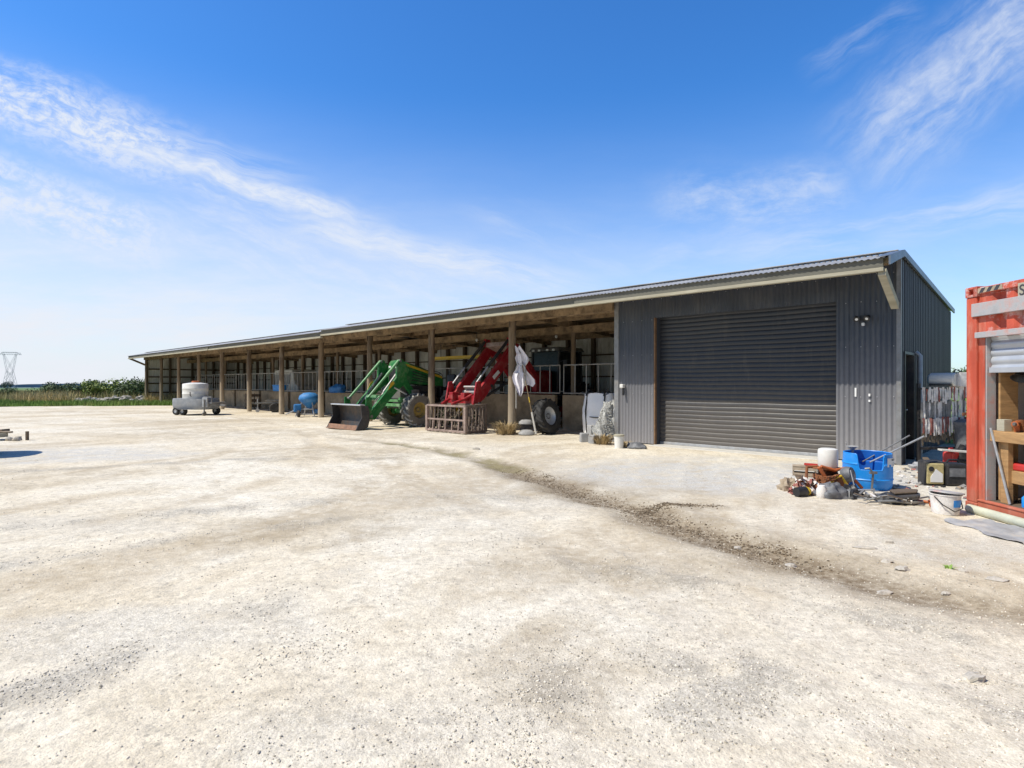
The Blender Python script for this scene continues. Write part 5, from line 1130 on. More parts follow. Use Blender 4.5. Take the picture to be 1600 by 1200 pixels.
mb = MB(); mb.bar((0, 0, 0), (0, 0, .98), .04, .04); mb.bar((-.1, 0, .95), (.14, 0, .98), .03, .05); mb.bar((.1, 0, .5), (.1, 0, .95), .03, .03); mb.bar((-.12, -.1, .02), (.12, .1, .02), .04, .04); mb.build('stand_frame', M['rust'], gp)
ch = thing('black_bin', 'black plastic bin behind the red container corner', 'bin', (8.35, 10.5, gz(8.35, 10.5) - .01)); mb = MB(); mb.lathe([(0, 0), (.2, 0), (.25, .75), (.27, .75), (.27, .8), (.2, .84), (0, .86)], (0, 0, 0), (0, 0, 1), 24); mb.build('bin_body', M['greytarp'], ch, smooth=40)
# low junk heap below it
J = [('plastic_bag', 'pale blue grey plastic sack in the shade by the garage side door', 'sack', 7.15, 10.0, (.2, .16, .15), 'sheet', 31),
     ('plastic_bag', 'black rubbish bag under the hanging rack', 'bag', 7.95, 10.05, (.3, .2, .38), 'black', 32),
     ('rag_heap', 'heap of brown sacking under the rack beside black bag', 'sacking', 7.45, 9.75, (.28, .18, .14), 'card', 33),
     ('rag_heap', 'dark grey matted sacking heap behind the two cans', 'sacking', 7.3, 9.2, (.34, .2, .16), 'strip_grey', 34)]
for (nm, lb, ct, x, y, rad, mk, sd) in J: lump(lb, ct, nm, x, y, rad, M[mk], sd, .4, 5)
rc = thing('fuel_can', 'red fuel can lying on junk beneath the rack', 'can', (7.62, 10.0, gz(7.62, 10) + .12), R(30)); mb = MB(); mb.box((0, 0, .1), (.26, .16, .2)); mb.build('can_body', M['redplastic'], rc, bevel=.03); mb = MB(); mb.tube([(-.08, 0, .2), (-.06, 0, .25), (.05, 0, .25), (.08, 0, .2)], .014); mb.build('handle', M['redplastic'], rc, smooth=40)
PL = [((7.35, 9.9, .36), (8.3, 9.7, .30), .14, .03, 'concrete', 'pale plank laid across the junk under the rack'), ((6.7, 9.1, .06), (7.5, 8.9, .20), .09, .04, 'card', 'brown board lying behind the two cans'),
      ((6.9, 9.35, .05), (7.1, 9.9, .22), .08, .03, 'timber_dark', 'short dark board pointing at the garage side door')]
for a, b_, w, h, mk, lb in PL:
    mb = MB(); mb.bar(a, b_, w, h); o = mb.build('timber_plank', M[mk], None, bevel=.004); tag(o, lb, 'plank')
rs = random.Random(9)
mb = MB()
for _ in range(420):
    x = rs.uniform(5.25, 7.9); y = rs.uniform(7.0, 10.1)
    if x / y > .79 or x / y < .665 or rs.random() < .3 * (y < 8.2): continue
    s_ = rs.uniform(.01, .045); mb.box((x, y, gz(x, y) + s_ * .25), (s_ * rs.uniform(.6, 3), s_, s_ * .7), (rs.uniform(-.5, .5), rs.uniform(-.5, .5), rs.uniform(0, 6)), rs.choice((0, 0, 1, 1, 2, 3, 4)))
o = mb.build('litter', [M['card'], M['strip_grey'], M['strip_white'], M['dullred'], M['black']], None, fix=False); tag(o, 'small scraps of wood, rubber and plastic littering the gravel between drum and rack', 'litter', kind='stuff')

# ------------------------------------------------------------------ red container workshop
CX, CY1, CY0, CH = 5.36, 6.80, .74, 2.62
ct = thing('shipping_container', 'red shipping container with half raised silver roller door, workshop inside', 'container', (CX, CY1, 0))
# local: x into the container, y negative towards the camera
LN = CY1 - CY0; DP = 2.4; FZ = .17; OP0, OP1 = -.245, -3.6   # opening along y
def ccorr(mb, y0, y1, z0, z1, x=.03):
    pit = .278; ts = []
    k = -30
    pts = []
    n0 = int(abs(y1 - y0) / pit) + 2
    yy = y0
    prof = [(0, 0), (.09, 0), (.139, .055), (.229, .055), (.278, 0)]
    seq = []
    for c in range(n0):
        for (d_, o_) in prof[:-1]: seq.append((y0 - (c * pit + d_), o_))
    seq = [q for q in seq if q[0] > y1] ; 
    if not seq: return
    seq.append((y1, seq[-1][1]))
    mb.sheet([[(x + o_, y, z0) for y, o_ in seq], [(x + o_, y, z1) for y, o_ in seq]])
mb = MB(); ccorr(mb, -.15, OP0, .16, CH - .09); mb.build('side_wall', M['container'], ct, fix=False)
mb = MB(); ccorr(mb, OP0, OP1, 2.02, CH - .09); ccorr(mb, OP1, -LN + .15, .16, CH - .09); mb.build('side_wall', M['container_worn'], ct, fix=False)
for y in (0, -LN + .15): mb = MB(); mb.span((0, y - .15, .12), (.16, y, CH - .12)); mb.build('corner_post', M['container'], ct, bevel=.012)
mb = MB(); mb.span((.005, -LN + .15, CH - .09), (.07, -.16, CH - .02)); tr = mb.build('top_rail', M['container_worn'], ct, bevel=.006)
mb = MB(); mb.span((.0, -LN + .15, .04), (.06, -.17, .17)); mb.span((-.012, -LN + .15, .15), (.05, -.17, .168)); mb.span((-.012, -LN + .15, .042), (.05, -.17, .06)); mb.build('bottom_rail', M['container'], ct, bevel=.005)
for y in (0, -LN + .17):
    for z in (CH - .12, .0):
        mb = MB()
        a, b_ = y - .17, y
        # casting as a frame round an oval hole
        mb.span((-.012, a, z), (.17, a + .05, z + .12)); mb.span((-.012, b_ - .05, z), (.17, b_, z + .12)); mb.span((-.012, a + .05, z), (.17, b_ - .05, z + .03)); mb.span((-.012, a + .05, z + .09), (.17, b_ - .05, z + .12)); mb.span((.03, a + .05, z + .03), (.17, b_ - .05, z + .09))
        mb.build('corner_casting', M['container_worn'] if z > 1 else M['container'], ct, bevel=.008)
mb = MB()
for k in range(6): mb.add([(-.0, -.2 - k * .1, CH - .088), (-.0, -.25 - k * .1, CH - .088), (-.0, -.29 - k * .1, CH - .022), (-.0, -.24 - k * .1, CH - .022)], [(0, 1, 2, 3)], k % 2)
hz = MB(); hz.span((-.0, -.50, CH - .085), (.004, -.17, CH - .03)); hz.build('hazard_tape', M['card'], ct)
hz = MB()
for k in range(3): hz.add([(-.003, -.19 - k * .1, CH - .084), (-.003, -.24 - k * .1, CH - .084), (-.003, -.28 - k * .1, CH - .031), (-.003, -.23 - k * .1, CH - .031)], [(0, 1, 2, 3)])
hz.build('hazard_stripe', M['lettering'], ct, fix=False)
# welded grey bands over the opening, door header
mb = MB(); mb.span((-.02, OP1 - .2, 2.27), (.028, -.10, 2.42)); mb.build('weld_band', M['greypaint'], ct, bevel=.004)
mb = MB(); mb.span((-.03, OP1 - .1, 2.02), (.02, -.16, 2.085)); mb.build('door_header', M['greypaint'], ct, bevel=.004)
mb = MB(); mb.span((.03, OP0 - .012, .17), (.14, OP0 + .01, 2.03)); mb.build('door_jamb', M['greypaint'], ct, bevel=.004)
rows = []
for i in range(41):
    z = 1.66 + .38 * i / 40; f = (z / .09) % 1; rows.append([(.09 - .02 * math.sin(PI * f), OP0 - .02, z), (.09 - .02 * math.sin(PI * f), OP1, z)])
mb = MB(); mb.sheet(rows); cu = mb.build('roller_door', M['curtain'], ct, smooth=50)
mb = MB(); mb.span((.05, OP1, 1.62), (.12, OP0 - .02, 1.68)); mb.build('bottom_rail', M['curtain'], cu, bevel=.004)
mb = MB(); mb.tube([(.3, OP0 - .05, 2.2), (.3, OP1, 2.2)], .17, 16); mb.build('door_roll', M['curtain'], ct, smooth=40)
# inside shell: floor, end wall, back wall, roof
mb = MB(); mb.span((.061, -LN + .06, .1), (DP - .06, -.06, FZ)); mb.build('floor', M['timber_dark'], ct)
mb = MB(); ts = samples(DP - .2, .25, 'rib'); mb.sheet([[(.1 + t, -.07 - wave(t, .25, .03, 'rib'), FZ) for t in ts], [(.1 + t, -.07 - wave(t, .25, .03, 'rib'), CH - .06) for t in ts]]); mb.span((.16, -.05, .05), (DP - .1, -.03, CH - .06)); mb.build('end_wall', M['inner'], ct)
mb = MB(); ts = samples(LN - .1, .25, 'rib'); mb.sheet([[(DP - .08 + wave(t, .25, .03, 'rib'), -.05 - t, FZ) for t in ts], [(DP - .08 + wave(t, .25, .03, 'rib'), -.05 - t, CH - .06) for t in ts]]); mb.span((DP - .05, -LN + .05, .05), (DP - .03, -.05, CH - .05)); mb.build('back_wall', M['inner'], ct)
mb = MB(); mb.span((.02, -LN + .02, CH - .045), (DP - .02, -.02, CH - .025)); mb.build('roof', M['container_worn'], ct)
mb = MB(); mb.span((.16, -LN + .03, .05), (DP - .1, -LN + .05, CH - .06)); mb.build('end_wall', M['container'], ct)
# part letter
def letter(txt, loc, size, m, par, rz, name='lettering'):
    cu_ = bpy.data.curves.new(name, 'FONT'); cu_.body = txt; cu_.size = size; cu_.extrude = .002
    tmp = bpy.data.objects.new('tmp', cu_); COL.objects.link(tmp); dg = bpy.context.evaluated_depsgraph_get()
    me = bpy.data.meshes.new_from_object(tmp.evaluated_get(dg)); bpy.data.objects.remove(tmp); me.materials.clear(); me.materials.append(m)
    o = bpy.data.objects.new(name, me); COL.objects.link(o); o.parent = par; o.rotation_euler = (PI / 2, 0, rz); o.location = loc; return o
mb = MB(); mb.span((-.002, -.98, CH - .20), (.006, -.70, CH - .06)); pn = mb.build('letter_plate', M['cream'], ct)
letter('S', (-.0045, -.715, CH - .19), .16, M['lettering'], ct, -PI / 2)

def at_c(x, y, z): return Vector((CX + x, CY1 + y, z))
wbn = thing('workbench', 'rough timber workbench with a lower shelf just inside the container', 'workbench', at_c(.06, -.29, FZ))
mb = MB(); mb.span((.0, -2.6, .76), (.75, 0, .80)); mb.span((-.02, -2.6, .68), (.03, .0, .795)); mb.build('bench_top', M['ply'], wbn, bevel=.006)
mb = MB(); mb.span((.1, -2.6, .34), (.75, -.1, .37)); mb.span((.08, -2.6, .23), (.11, -.1, .368)); mb.build('shelf', M['ply'], wbn, bevel=.004)
for (x, y) in ((.04, -.12), (.7, -.08), (.04, -1.3), (.7, -1.3), (.04, -2.5), (.7, -2.5)):
    mb = MB(); mb.span((x, y - .05, 0), (x + .06, y + .05, .76)); mb.build('leg', M['ply'], wbn, bevel=.004)
mb = MB(); mb.span((.07, -.035, .02), (.27, -.01, 1.98)); mb.build('upright_board', M['ply'], wbn)
mb = MB(); mb.prism([(0, 0), (.16, .55), (.19, .55), (.19, 0)], .02, lambda a, b_, c: (-.01 + .08 + a * .6, -.05 + c, b_)); mb.build('gusset', M['card'], wbn)
bz = FZ + .80
def small(name, label, cat, loc, rz=0): return thing(name, label, cat, loc, rz)
t = small('wood_block', 'square pale wood block on the left end of the workbench', 'block', at_c(.11, -.40, bz)); mb = MB(); mb.box((0, 0, .065), (.09, .1, .13)); mb.build('block_body', M['cream'], t, bevel=.004)
t = small('drill', 'orange power drill lying on the workbench beside the wood block', 'drill', at_c(.13, -.53, bz), R(40)); mb = MB(); mb.tube([(-.09, 0, .09), (.08, 0, .09)], .032, 12); mb.bar((.03, 0, .08), (.05, 0, .0), .05, .04); mb.build('drill_body', M['orange'], t, smooth=40); mb = MB(); mb.tube([(-.09, 0, .09), (-.14, 0, .09)], [.022, .012], 10); mb.build('chuck', M['grey_steel'], t, smooth=40)
t = small('tin_can', 'rusty open tin on the workbench behind the drill', 'tin', at_c(.22, -.48, bz)); mb = MB(); mb.lathe([(0, .003), (.045, 0), (.045, .13), (.04, .13), (.04, .01), (0, .01)], (0, 0, 0), (0, 0, 1), 20); mb.build('tin_body', M['rust'], t, smooth=40)
t = small('tool_pile', 'dark pile of hand tools at the right of the workbench top', 'tools', at_c(.22, -.74, bz)); mb = MB()
for k in range(9): a = random.uniform(0, 3.1); mb.bar((random.uniform(-.1, .1) - .1 * math.cos(a), random.uniform(-.15, .15) - .1 * math.sin(a), .02 + k * .006), (.1 * math.cos(a), .12 * math.sin(a), .03 + k * .006), .025, .02)
mb.build('tools', M['dark'], t)
t = small('red_clamp', 'red plastic clamp case on the lower shelf of the workbench', 'case', at_c(.24, -.48, FZ + .37), R(10)); mb = MB(); mb.box((0, 0, .04), (.16, .26, .08)); mb.build('case_body', M['redplastic'], t, bevel=.02)
t = small('tool_pile', 'grey chisels and scraps on the lower shelf of the workbench', 'tools', at_c(.28, -.8, FZ + .37)); mb = MB()
for k in range(7): mb.bar((random.uniform(-.12, .12), random.uniform(-.2, .2), .015 + .008 * k), (random.uniform(-.12, .12), random.uniform(-.2, .2), .02 + .008 * k), .03, .02)
mb.build('tools', M['grey_steel'], t)
t = small('blue_bottle', 'small blue bottle on the container floor under the shelf', 'bottle', at_c(.16, -.62, FZ)); mb = MB(); mb.lathe([(0, 0), (.04, 0), (.04, .1), (.015, .13), (.015, .16), (0, .16)], (0, 0, 0), (0, 0, 1), 16); mb.build('bottle_body', M['blue'], t, smooth=40)
lump('dark cable heap on the container floor beneath workbench', 'cable heap', 'cable_heap', CX + .25, CY1 - .80, (.16, .22, .1), M['black'], 41).location.z = FZ
t = small('desk_lamp', 'black articulated lamp fixed above the workbench', 'lamp', at_c(.36, -.40, bz)); mb = MB(); mb.tube([(0, 0, 0), (0, -.02, .55), (-.1, -.08, .68)], .014); mb.build('lamp_arm', M['black'], t, smooth=40); mb = MB(); mb.lathe([(.02, 0), (.03, .03), (.08, .12), (.085, .12)], (-.12, -.09, .68), (-.5, -.2, -.8), 18); mb.build('lamp_shade', M['black'], t, smooth=40)
mb = MB(); mb.tube([at_c(.025, -.32, 1.0), at_c(.085, -.50, .178)], .013, 8); o = mb.build('steel_rod', M['zinc'], None, smooth=40); tag(o, 'grey steel rod leaning in the container doorway', 'rod')
mb = MB(); mb.tube([(5.30, 6.68, gz(5.3, 6.68) + .045), (5.29, 5.2, gz(5.29, 5.2) + .045), (5.28, 3.6, gz(5.28, 3.6) + .045)], .05, 14); o = mb.build('drain_pipe', M['pipe'], None, smooth=40); tag(o, 'pale green plastic pipe lying along the foot of the container', 'pipe')
rows = []
for i in range(15):
    for_ = []
    for k in range(11):
        x = 4.72 + .5 * k / 10 + .05 * math.sin(i * .9); y = 5.3 + 1.0 * i / 14 + .04 * math.sin(k)
        for_.append((x, y, gz(x, y) + .012 + .012 * math.sin(k * 1.7 + i) * math.sin(i * 1.3)))
    rows.append(for_)
mb = MB(); mb.sheet(rows); o = mb.build('plastic_sheet', M['sheet'], None, smooth=60, fix=False); tag(o, 'dusty grey plastic sheet lying flat before the container', 'plastic sheet')

# pale flat stones along the muddy channel
def rock_mesh(seed, sx, sy, sz):
    rs = random.Random(seed); mb = MB(); rows = []; n = 9
    for i in range(6):
        th = PI * i / 5; row = []
        for k in range(n + 1):
            a = 2 * PI * (k % n) / n; d = 1 + (rs.random() - .5) * .7 if 0 < i < 5 and k < n else 1
            row.append((sx * d * math.sin(th) * math.cos(a), sy * d * math.sin(th) * math.sin(a), sz * math.cos(th) * (1 + .2 * rs.random())))
        row[-1] = row[0]; rows.append(row)
    mb.sheet(rows); return mb
ST = [(1382, 915, .075, .03, .018, 'thin pale slate like stone in the muddy channel'), (1410, 891, .07, .05, .025, 'broad pale stone above the muddy channel'), (1386, 850, .05, .035, .03, 'upright pale chip nearest the junk heap'), (1352, 858, .09, .03, .018, 'long brown stone left of the upright pale chip'),
      (1556, 908, .075, .05, .02, 'yellowish flat stone at far right of the channel'), (1478, 923, .03, .022, .018, 'small white stone in the channel at right'), (1385, 880, .05, .04, .02, 'medium pale stone between channel and junk'), (1505, 894, .035, .025, .02, 'small pale stone near a green weed'),
      (1153, 850, .04, .03, .02, 'small pale stone on the left bank of the channel'), (1236, 878, .05, .035, .02, 'rounded grey stone at the channel edge'), (1525, 1062, .06, .045, .025, 'pale cracked stone alone in the right foreground'), (744, 706, .08, .05, .04, 'dark stone beside the shallow puddle')]
for i, (px, py, a, b_, c, lb) in enumerate(ST):
    Y = 1350 / (py - 601); X = (px - 800) / 900 * Y
    o = rock_mesh(100 + i, a, b_, c).build('loose_stone', M['stone'], None, smooth=25, loc=(X, Y, gz(X, Y) + c * .25)); o.rotation_euler = (0, 0, random.uniform(-.4, .4)); tag(o, lb, 'stone', 'loose pale stones by the channel')
tuft('tiny green weed growing beside the muddy channel', 3.55, 4.68, 16, .035, .045, 8, M['meadow_green'])

# ------------------------------------------------------------------ left side: timber offcuts, added shadow caster out of frame, rubble
lp = thing('timber_offcuts', 'small pile of timber offcuts and stones at the left edge of the yard', 'offcuts', (-13.5, 15.1, gz(-13.5, 15.1)), 0)
mb = MB(); mb.bar((-.9, .1, .1), (.25, -.1, .13), .26, .1); mb.build('offcut', M['cream'], lp, bevel=.01)
mb = MB(); mb.bar((-.7, -.15, .06), (.1, -.3, .08), .2, .12); mb.bar((-.3, .2, .2), (.15, .1, .24), .2, .08); mb.build('offcut', M['timber_dark'], lp, bevel=.01)
mb = MB(); mb.bar((-.2, -.1, .22), (.35, .05, .2), .12, .05); mb.build('offcut', M['card'], lp, bevel=.01)
mb = MB(); mb.bar((.75, .05, -.02), (.74, .06, .22), .06, .05); mb.build('peg', M['timber_dark'], lp)
for k, (x, y) in enumerate(((.4, -.1), (.52, .05), (.6, -.12), (-.1, -.35))):
    rock_mesh(60 + k, .1, .07, .06).build('stone', M['stone'], lp, smooth=25, loc=(x, y, .03))
wt = thing('shadow_caster', 'unseen black round shadow caster added just left of view', 'tank', (-11.5, 12.0, gz(-11.5, 12) - .02))  # added stand-in for an unseen object, shaped to cast its rounded shadow
mb = MB(); mb.lathe([(.0, 0), (.58, 0), (.6, .05), (.6, 1.15), (.5, 1.27), (0, 1.3)], (0, 0, 0), (0, 0, 1), 36); mb.build('tank_body', M['black'], wt, smooth=40)
def rubble(label, x, y, wx, wy, h, n, seed):
    rs = random.Random(seed); mb = MB()
    for k in range(n):
        t = rs.uniform(-1, 1); u = rs.uniform(-1, 1); s_ = rs.uniform(.1, .3); z = h * max(0, 1 - t * t * .8 - u * u * .5) * rs.random()
        r_ = rock_mesh(seed * 100 + k, s_ * rs.uniform(.7, 1.6), s_, s_ * rs.uniform(.5, .9)); a = rs.uniform(0, 6)
        mb.add([(v_[0] * math.cos(a) - v_[1] * math.sin(a) + t * wx, v_[0] * math.sin(a) + v_[1] * math.cos(a) + u * wy, v_[2] + z) for v_ in r_.v], r_.f)
    o = mb.build('rubble_heap', M['rock'], None, fix=False, loc=(x, y, gz(x, y))); return tag(o, label, 'rubble heap')
rubble('heap of broken pale concrete at the left end of the shed', -31.5, 47.0, 1.9, .9, .55, 46, 3)
rubble('low scatter of pale rubble left of the broken concrete heap', -35.5, 47.5, 1.6, .6, .25, 26, 4)
rubble('pale rubble at the far left edge of the grass', -41.5, 45.0, 1.2, .6, .5, 26, 5)

# grass beyond the yard (stuff)
def blades(name, label, n, area, hgt, wid, m):
    x, y = area(n); gm = grass_mask(x, y); k = (gm > .12 + .5 * rng.random(len(x))) & ~((hgt > .5) & (y < 50.5) & (np.abs(x / y + .70) < .062)) & ~((hgt > .5) & (y < 49) & (x / y < -.87)); x, y = x[k], y[k]; n = len(x); z = ground_h(x, y)
    a = rng.random(n) * 2 * PI; h = hgt * (.5 + .7 * rng.random(n)) * (.5 + fbm(x * .4, y * .4, 3)); w = wid * (.6 + .8 * rng.random(n)); ln = (rng.random((n, 2)) - .5) * h[:, None] * .9
    dx, dy = np.cos(a) * w, np.sin(a) * w
    P = np.stack([np.stack([x - dx, y - dy, z - .03], -1), np.stack([x + dx, y + dy, z - .03], -1), np.stack([x + ln[:, 0], y + ln[:, 1], z + h], -1)], 1).reshape(-1, 3)
    F = np.arange(n * 3).reshape(-1, 3)
    me = bpy.data.meshes.new(name); me.vertices.add(len(P)); me.vertices.foreach_set('co', P.ravel()); me.loops.add(F.size); me.loops.foreach_set('vertex_index', F.ravel().astype(np.int32))
    me.polygons.add(n); me.polygons.foreach_set('loop_start', (np.arange(n) * 3).astype(np.int32)); me.update(calc_edges=True); me.materials.append(m)
    o = bpy.data.objects.new(name, me); COL.objects.link(o); tag(o, label, 'grass', kind='stuff')
def box_area(x0, x1, y0, y1): return lambda n: (x0 + (x1 - x0) * rng.random(n), y0 + (y1 - y0) * rng.random(n))
def nf(n):
    y = 37 + 7.5 * rng.random(n); return -y * (.55 + .55 * rng.random(n)), y
def ff(n):
    y = 43 + 60 * rng.random(n) ** 1.6; return -y * (.5 + .55 * rng.random(n)), y
blades('short_grass', 'short green grass along the yard edge left of the shed', 26000, nf, .28, .022, M['meadow_green'])
blades('tall_grass', 'tall ripe brown grass filling the field on the left', 34000, ff, .75, .03, M['meadow_brown'])
blades('field_grass', 'green field grass seen between garage and container', 16000, lambda n: (9.5 + 26 * rng.random(n), 13 + 40 * rng.random(n)), .3, .02, M['meadow_green'])

# bushes and trees
def bush(name, label, cat, x, y, w, h, m, n, seed, group, trunk=False):
    t = thing(name, label, cat, (x, y, gz(x, y)), 0, group); rs = np.random.default_rng(seed)
    nc = 9; cx = (rs.random(nc) - .5) * w * .75; cy = (rs.random(nc) - .5) * w * .5; cz = h * (.3 + .45 * rs.random(nc)) if not trunk else h * (.4 + .4 * rs.random(nc)); cr = np.minimum(w, h) * (.22 + .2 * rs.random(nc))
    i = rs.integers(0, nc, n); d = rs.normal(size=(n, 3)); d /= np.linalg.norm(d, axis=1)[:, None]; rad = cr[i] * (.55 + .5 * rs.random(n))
    P = np.stack([cx[i], cy[i], cz[i]], -1) + d * rad[:, None]; P[:, 2] = np.maximum(P[:, 2], .05)
    ls = h * .045 * (.6 + .9 * rs.random(n)); u = rs.normal(size=(n, 3)); u /= np.linalg.norm(u, axis=1)[:, None]; v = np.cross(u, d); v /= (np.linalg.norm(v, axis=1)[:, None] + 1e-6)
    Q = np.stack([P - u * ls[:, None], P - v * ls[:, None] * .6, P + u * ls[:, None], P + v * ls[:, None] * .6], 1).reshape(-1, 3)
    mb = MB(); mb.v = [tuple(q) for q in Q]; mb.f = [tuple(r_) for r_ in np.arange(n * 4).reshape(-1, 4)]; mb.m = [0] * n
    mb.build('crown', m, t, fix=False)
    mb = MB()
    for k in range(4): mb.tube([(0, 0, -.1), (cx[k] * .4, cy[k] * .4, cz[k] * .5), (cx[k], cy[k], cz[k])], [h * .03, h * .02, h * .008], 6)
    mb.build('stem' if not trunk else 'trunk', M['bark'], t, smooth=50)
B = [(-45.8, 57, 3.2, 1.7, 'leaf_dark', 'dark green bush at left of the hedge line'), (-43.9, 56, 3.0, 1.5, 'leaf_dark', 'dark low bush right of the first dark bush'), (-44.5, 61, 2.5, 1.3, 'leaf_light', 'small light bush between two dark bushes'), (-41.6, 57, 3.4, 1.7, 'leaf_dark', 'broad dark bush in the middle of the hedge line'),
     (-49.6, 56, 2.6, 1.3, 'leaf_dark', 'dark bush at the far left edge beside the pylon'), (-38.0, 53, 2.8, 2.0, 'leaf_light', 'pale yellow green bush left of the broken concrete'), (-36.6, 54.5, 3.0, 2.0, 'leaf_light', 'tall pale green bush above the broken concrete'), (-34.9, 52.5, 2.8, 1.9, 'leaf_dark', 'dark green bush near the shed end'),
     (-40.2, 61, 3.4, 1.7, 'leaf_light', 'light bush behind the hedge line'), (-34.0, 54.5, 3.0, 2.1, 'leaf_light', 'light green bush half hidden by the shed end')]
for k, (x, y, w, h, mk, lb) in enumerate(B): bush('bush', lb, 'bush', x, y, w, h, M[mk], 1900, k, 'bushes beyond the grass')
F_ = [(-165, 215, 3.6, 2.9, 'rounded dark tree standing alone on the left horizon'), (-205, 215, 2.2, 2.6, 'small upright tree on the left horizon'), (-198, 216, 1.8, 3.1, 'thin upright tree beside the small upright tree'), (-290, 330, 7, 4.2, 'broad far tree at the left edge of the horizon')]
for k, (x, y, w, h, lb) in enumerate(F_): bush('distant_tree', lb, 'tree', x, y, w, h, M['leaf_far'], 1300, 50 + k, 'trees on the left horizon', True)
bush('field_tree', 'bushy green tree beyond the field behind the rack', 'tree', 49.5, 63, 5, 3.2, M['leaf_dark'], 2500, 71, None, True)
bush('field_tree', 'second lower tree in the field right of the rack', 'tree', 53.5, 66, 5, 2.6, M['leaf_light'], 2500, 72, None, True)

# hills on the horizon
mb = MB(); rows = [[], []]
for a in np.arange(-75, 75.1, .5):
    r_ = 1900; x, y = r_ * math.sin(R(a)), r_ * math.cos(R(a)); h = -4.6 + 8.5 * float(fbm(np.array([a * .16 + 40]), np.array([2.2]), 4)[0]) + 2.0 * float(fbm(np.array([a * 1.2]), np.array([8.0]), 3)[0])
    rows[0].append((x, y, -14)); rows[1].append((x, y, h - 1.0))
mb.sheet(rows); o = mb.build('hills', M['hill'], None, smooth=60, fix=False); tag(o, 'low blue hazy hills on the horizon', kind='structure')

# pylon
py_ = thing('power_pylon', 'tall lattice power pylon far off at the left edge', 'pylon', (-523, 600, -2.6), R(20))
mb = MB()
def leg_x(z): return (5.2 - 3.4 * z / 17 if z < 17 else 1.8) 
H = 37
lv = [0, 5, 9.5, 13.5, 17, 20, 23.5, 28, 32, 35]
def hx(z): return 5.2 - 2.6 * z / 17 if z < 17 else 2.6 + 2.9 * (z - 17) / 18
def hy(z): return 4.2 - 2.6 * z / 17 if z < 17 else 1.6
for sx in (-1, 1):
    for sy in (-1, 1):
        for z0, z1 in zip(lv[:-1], lv[1:]): mb.bar((sx * hx(z0), sy * hy(z0), z0), (sx * hx(z1), sy * hy(z1), z1), .17, .17)
    for z0, z1 in zip(lv[:-1], lv[1:]):
        mb.bar((sx * hx(z0), -hy(z0), z0), (sx * hx(z1), hy(z1), z1), .14, .14)
for sy in (-1, 1):
    for (z0, z1) in ((0, 17), (17, 35), (0, 9.5), (9.5, 17)):
        mb.bar((-hx(z0), sy * hy(z0), z0), (hx(z1), sy * hy(z1), z1), .15, .15); mb.bar((hx(z0), sy * hy(z0), z0), (-hx(z1), sy * hy(z1), z1), .15, .15)
mb.build('lattice_mast', M['pylon'], py_)
mb = MB()
for sy in (-1, 1): mb.bar((-9.5, sy * .3, 34), (9.5, sy * .3, 34), .18, .18); mb.bar((-9.5, 0, 34), (-5, sy * 1.4, 36.5), .15, .15); mb.bar((9.5, 0, 34), (5, sy * 1.4, 36.5), .15, .15); mb.bar((-6, sy * 1.5, 36.5), (6, sy * 1.5, 36.5), .3, .3)
for k in range(9): mb.bar((-8 + 2 * k, 0, 34), (-7 + 2 * k, 0, 36.4), .12, .12); mb.bar((-7 + 2 * k if k < 8 else 8, 0, 36.4), (-6 + 2 * k, 0, 34), .12, .12)
mb.build('cross_arm', M['pylon'], py_)

# ------------------------------------------------------------------ camera, sun, sky
cam = bpy.data.cameras.new('camera'); cam.sensor_width = 36; cam.lens = 900 / 1600 * 36; cam.clip_end = 9000; cam.clip_start = .05
co = bpy.data.objects.new('camera', cam); COL.objects.link(co); co.location = (0, 0, 1.5); co.rotation_euler = (PI / 2, 0, 0); cam.shift_y = -.0006
sc.camera = co
SE = 55.0; sd = Vector((.955 * math.cos(R(SE)), .297 * math.cos(R(SE)), -math.sin(R(SE))))
sl = bpy.data.lights.new('sun', 'SUN'); sl.energy = 5.0; sl.angle = R(.53); sl.color = (1, .935, .80)
so = bpy.data.objects.new('sun', sl); COL.objects.link(so); so.rotation_euler = sd.to_track_quat('-Z', 'Y').to_euler(); so.location = (-20, -10, 40)

wd = bpy.data.worlds.new('World'); sc.world = wd; wd.use_nodes = True; nt = wd.node_tree; L = nt.links.new
bg = nt.nodes['Background']
sky = nd(nt, 'ShaderNodeTexSky', sky_type='NISHITA', sun_disc=False); sky.sun_elevation = R(SE); sky.sun_rotation = math.atan2(-.955, -.297); sky.air_density = 1.0; sky.dust_density = .6; sky.ozone_density = 2.0
tc = nd(nt, 'ShaderNodeTexCoord'); sx = nd(nt, 'ShaderNodeSeparateXYZ'); L(tc.outputs['Generated'], sx.inputs[0])
def mth(op, a, b_=None, c=None, clamp=False):
    n = nd(nt, 'ShaderNodeMath', operation=op); n.use_clamp = clamp
    for k, q in enumerate((a, b_, c)):
        if q is None: continue
        if hasattr(q, 'links'): L(q, n.inputs[k])
        else: n.inputs[k].default_value = q
    return n.outputs[0]
def mrange(v, a, b_, c=0, d_=1, sm=True):
    n = nd(nt, 'ShaderNodeMapRange'); n.interpolation_type = 'SMOOTHSTEP' if sm else 'LINEAR'
    n.inputs[1].default_value = a; n.inputs[2].default_value = b_; n.inputs[3].default_value = c; n.inputs[4].default_value = d_; L(v, n.inputs[0]); return n.outputs[0]
ysafe = mth('MAXIMUM', sx.outputs['Y'], .08)
u = mth('DIVIDE', sx.outputs['X'], ysafe); w = mth('DIVIDE', sx.outputs['Z'], ysafe)
front = mrange(sx.outputs['Y'], .05, .25)
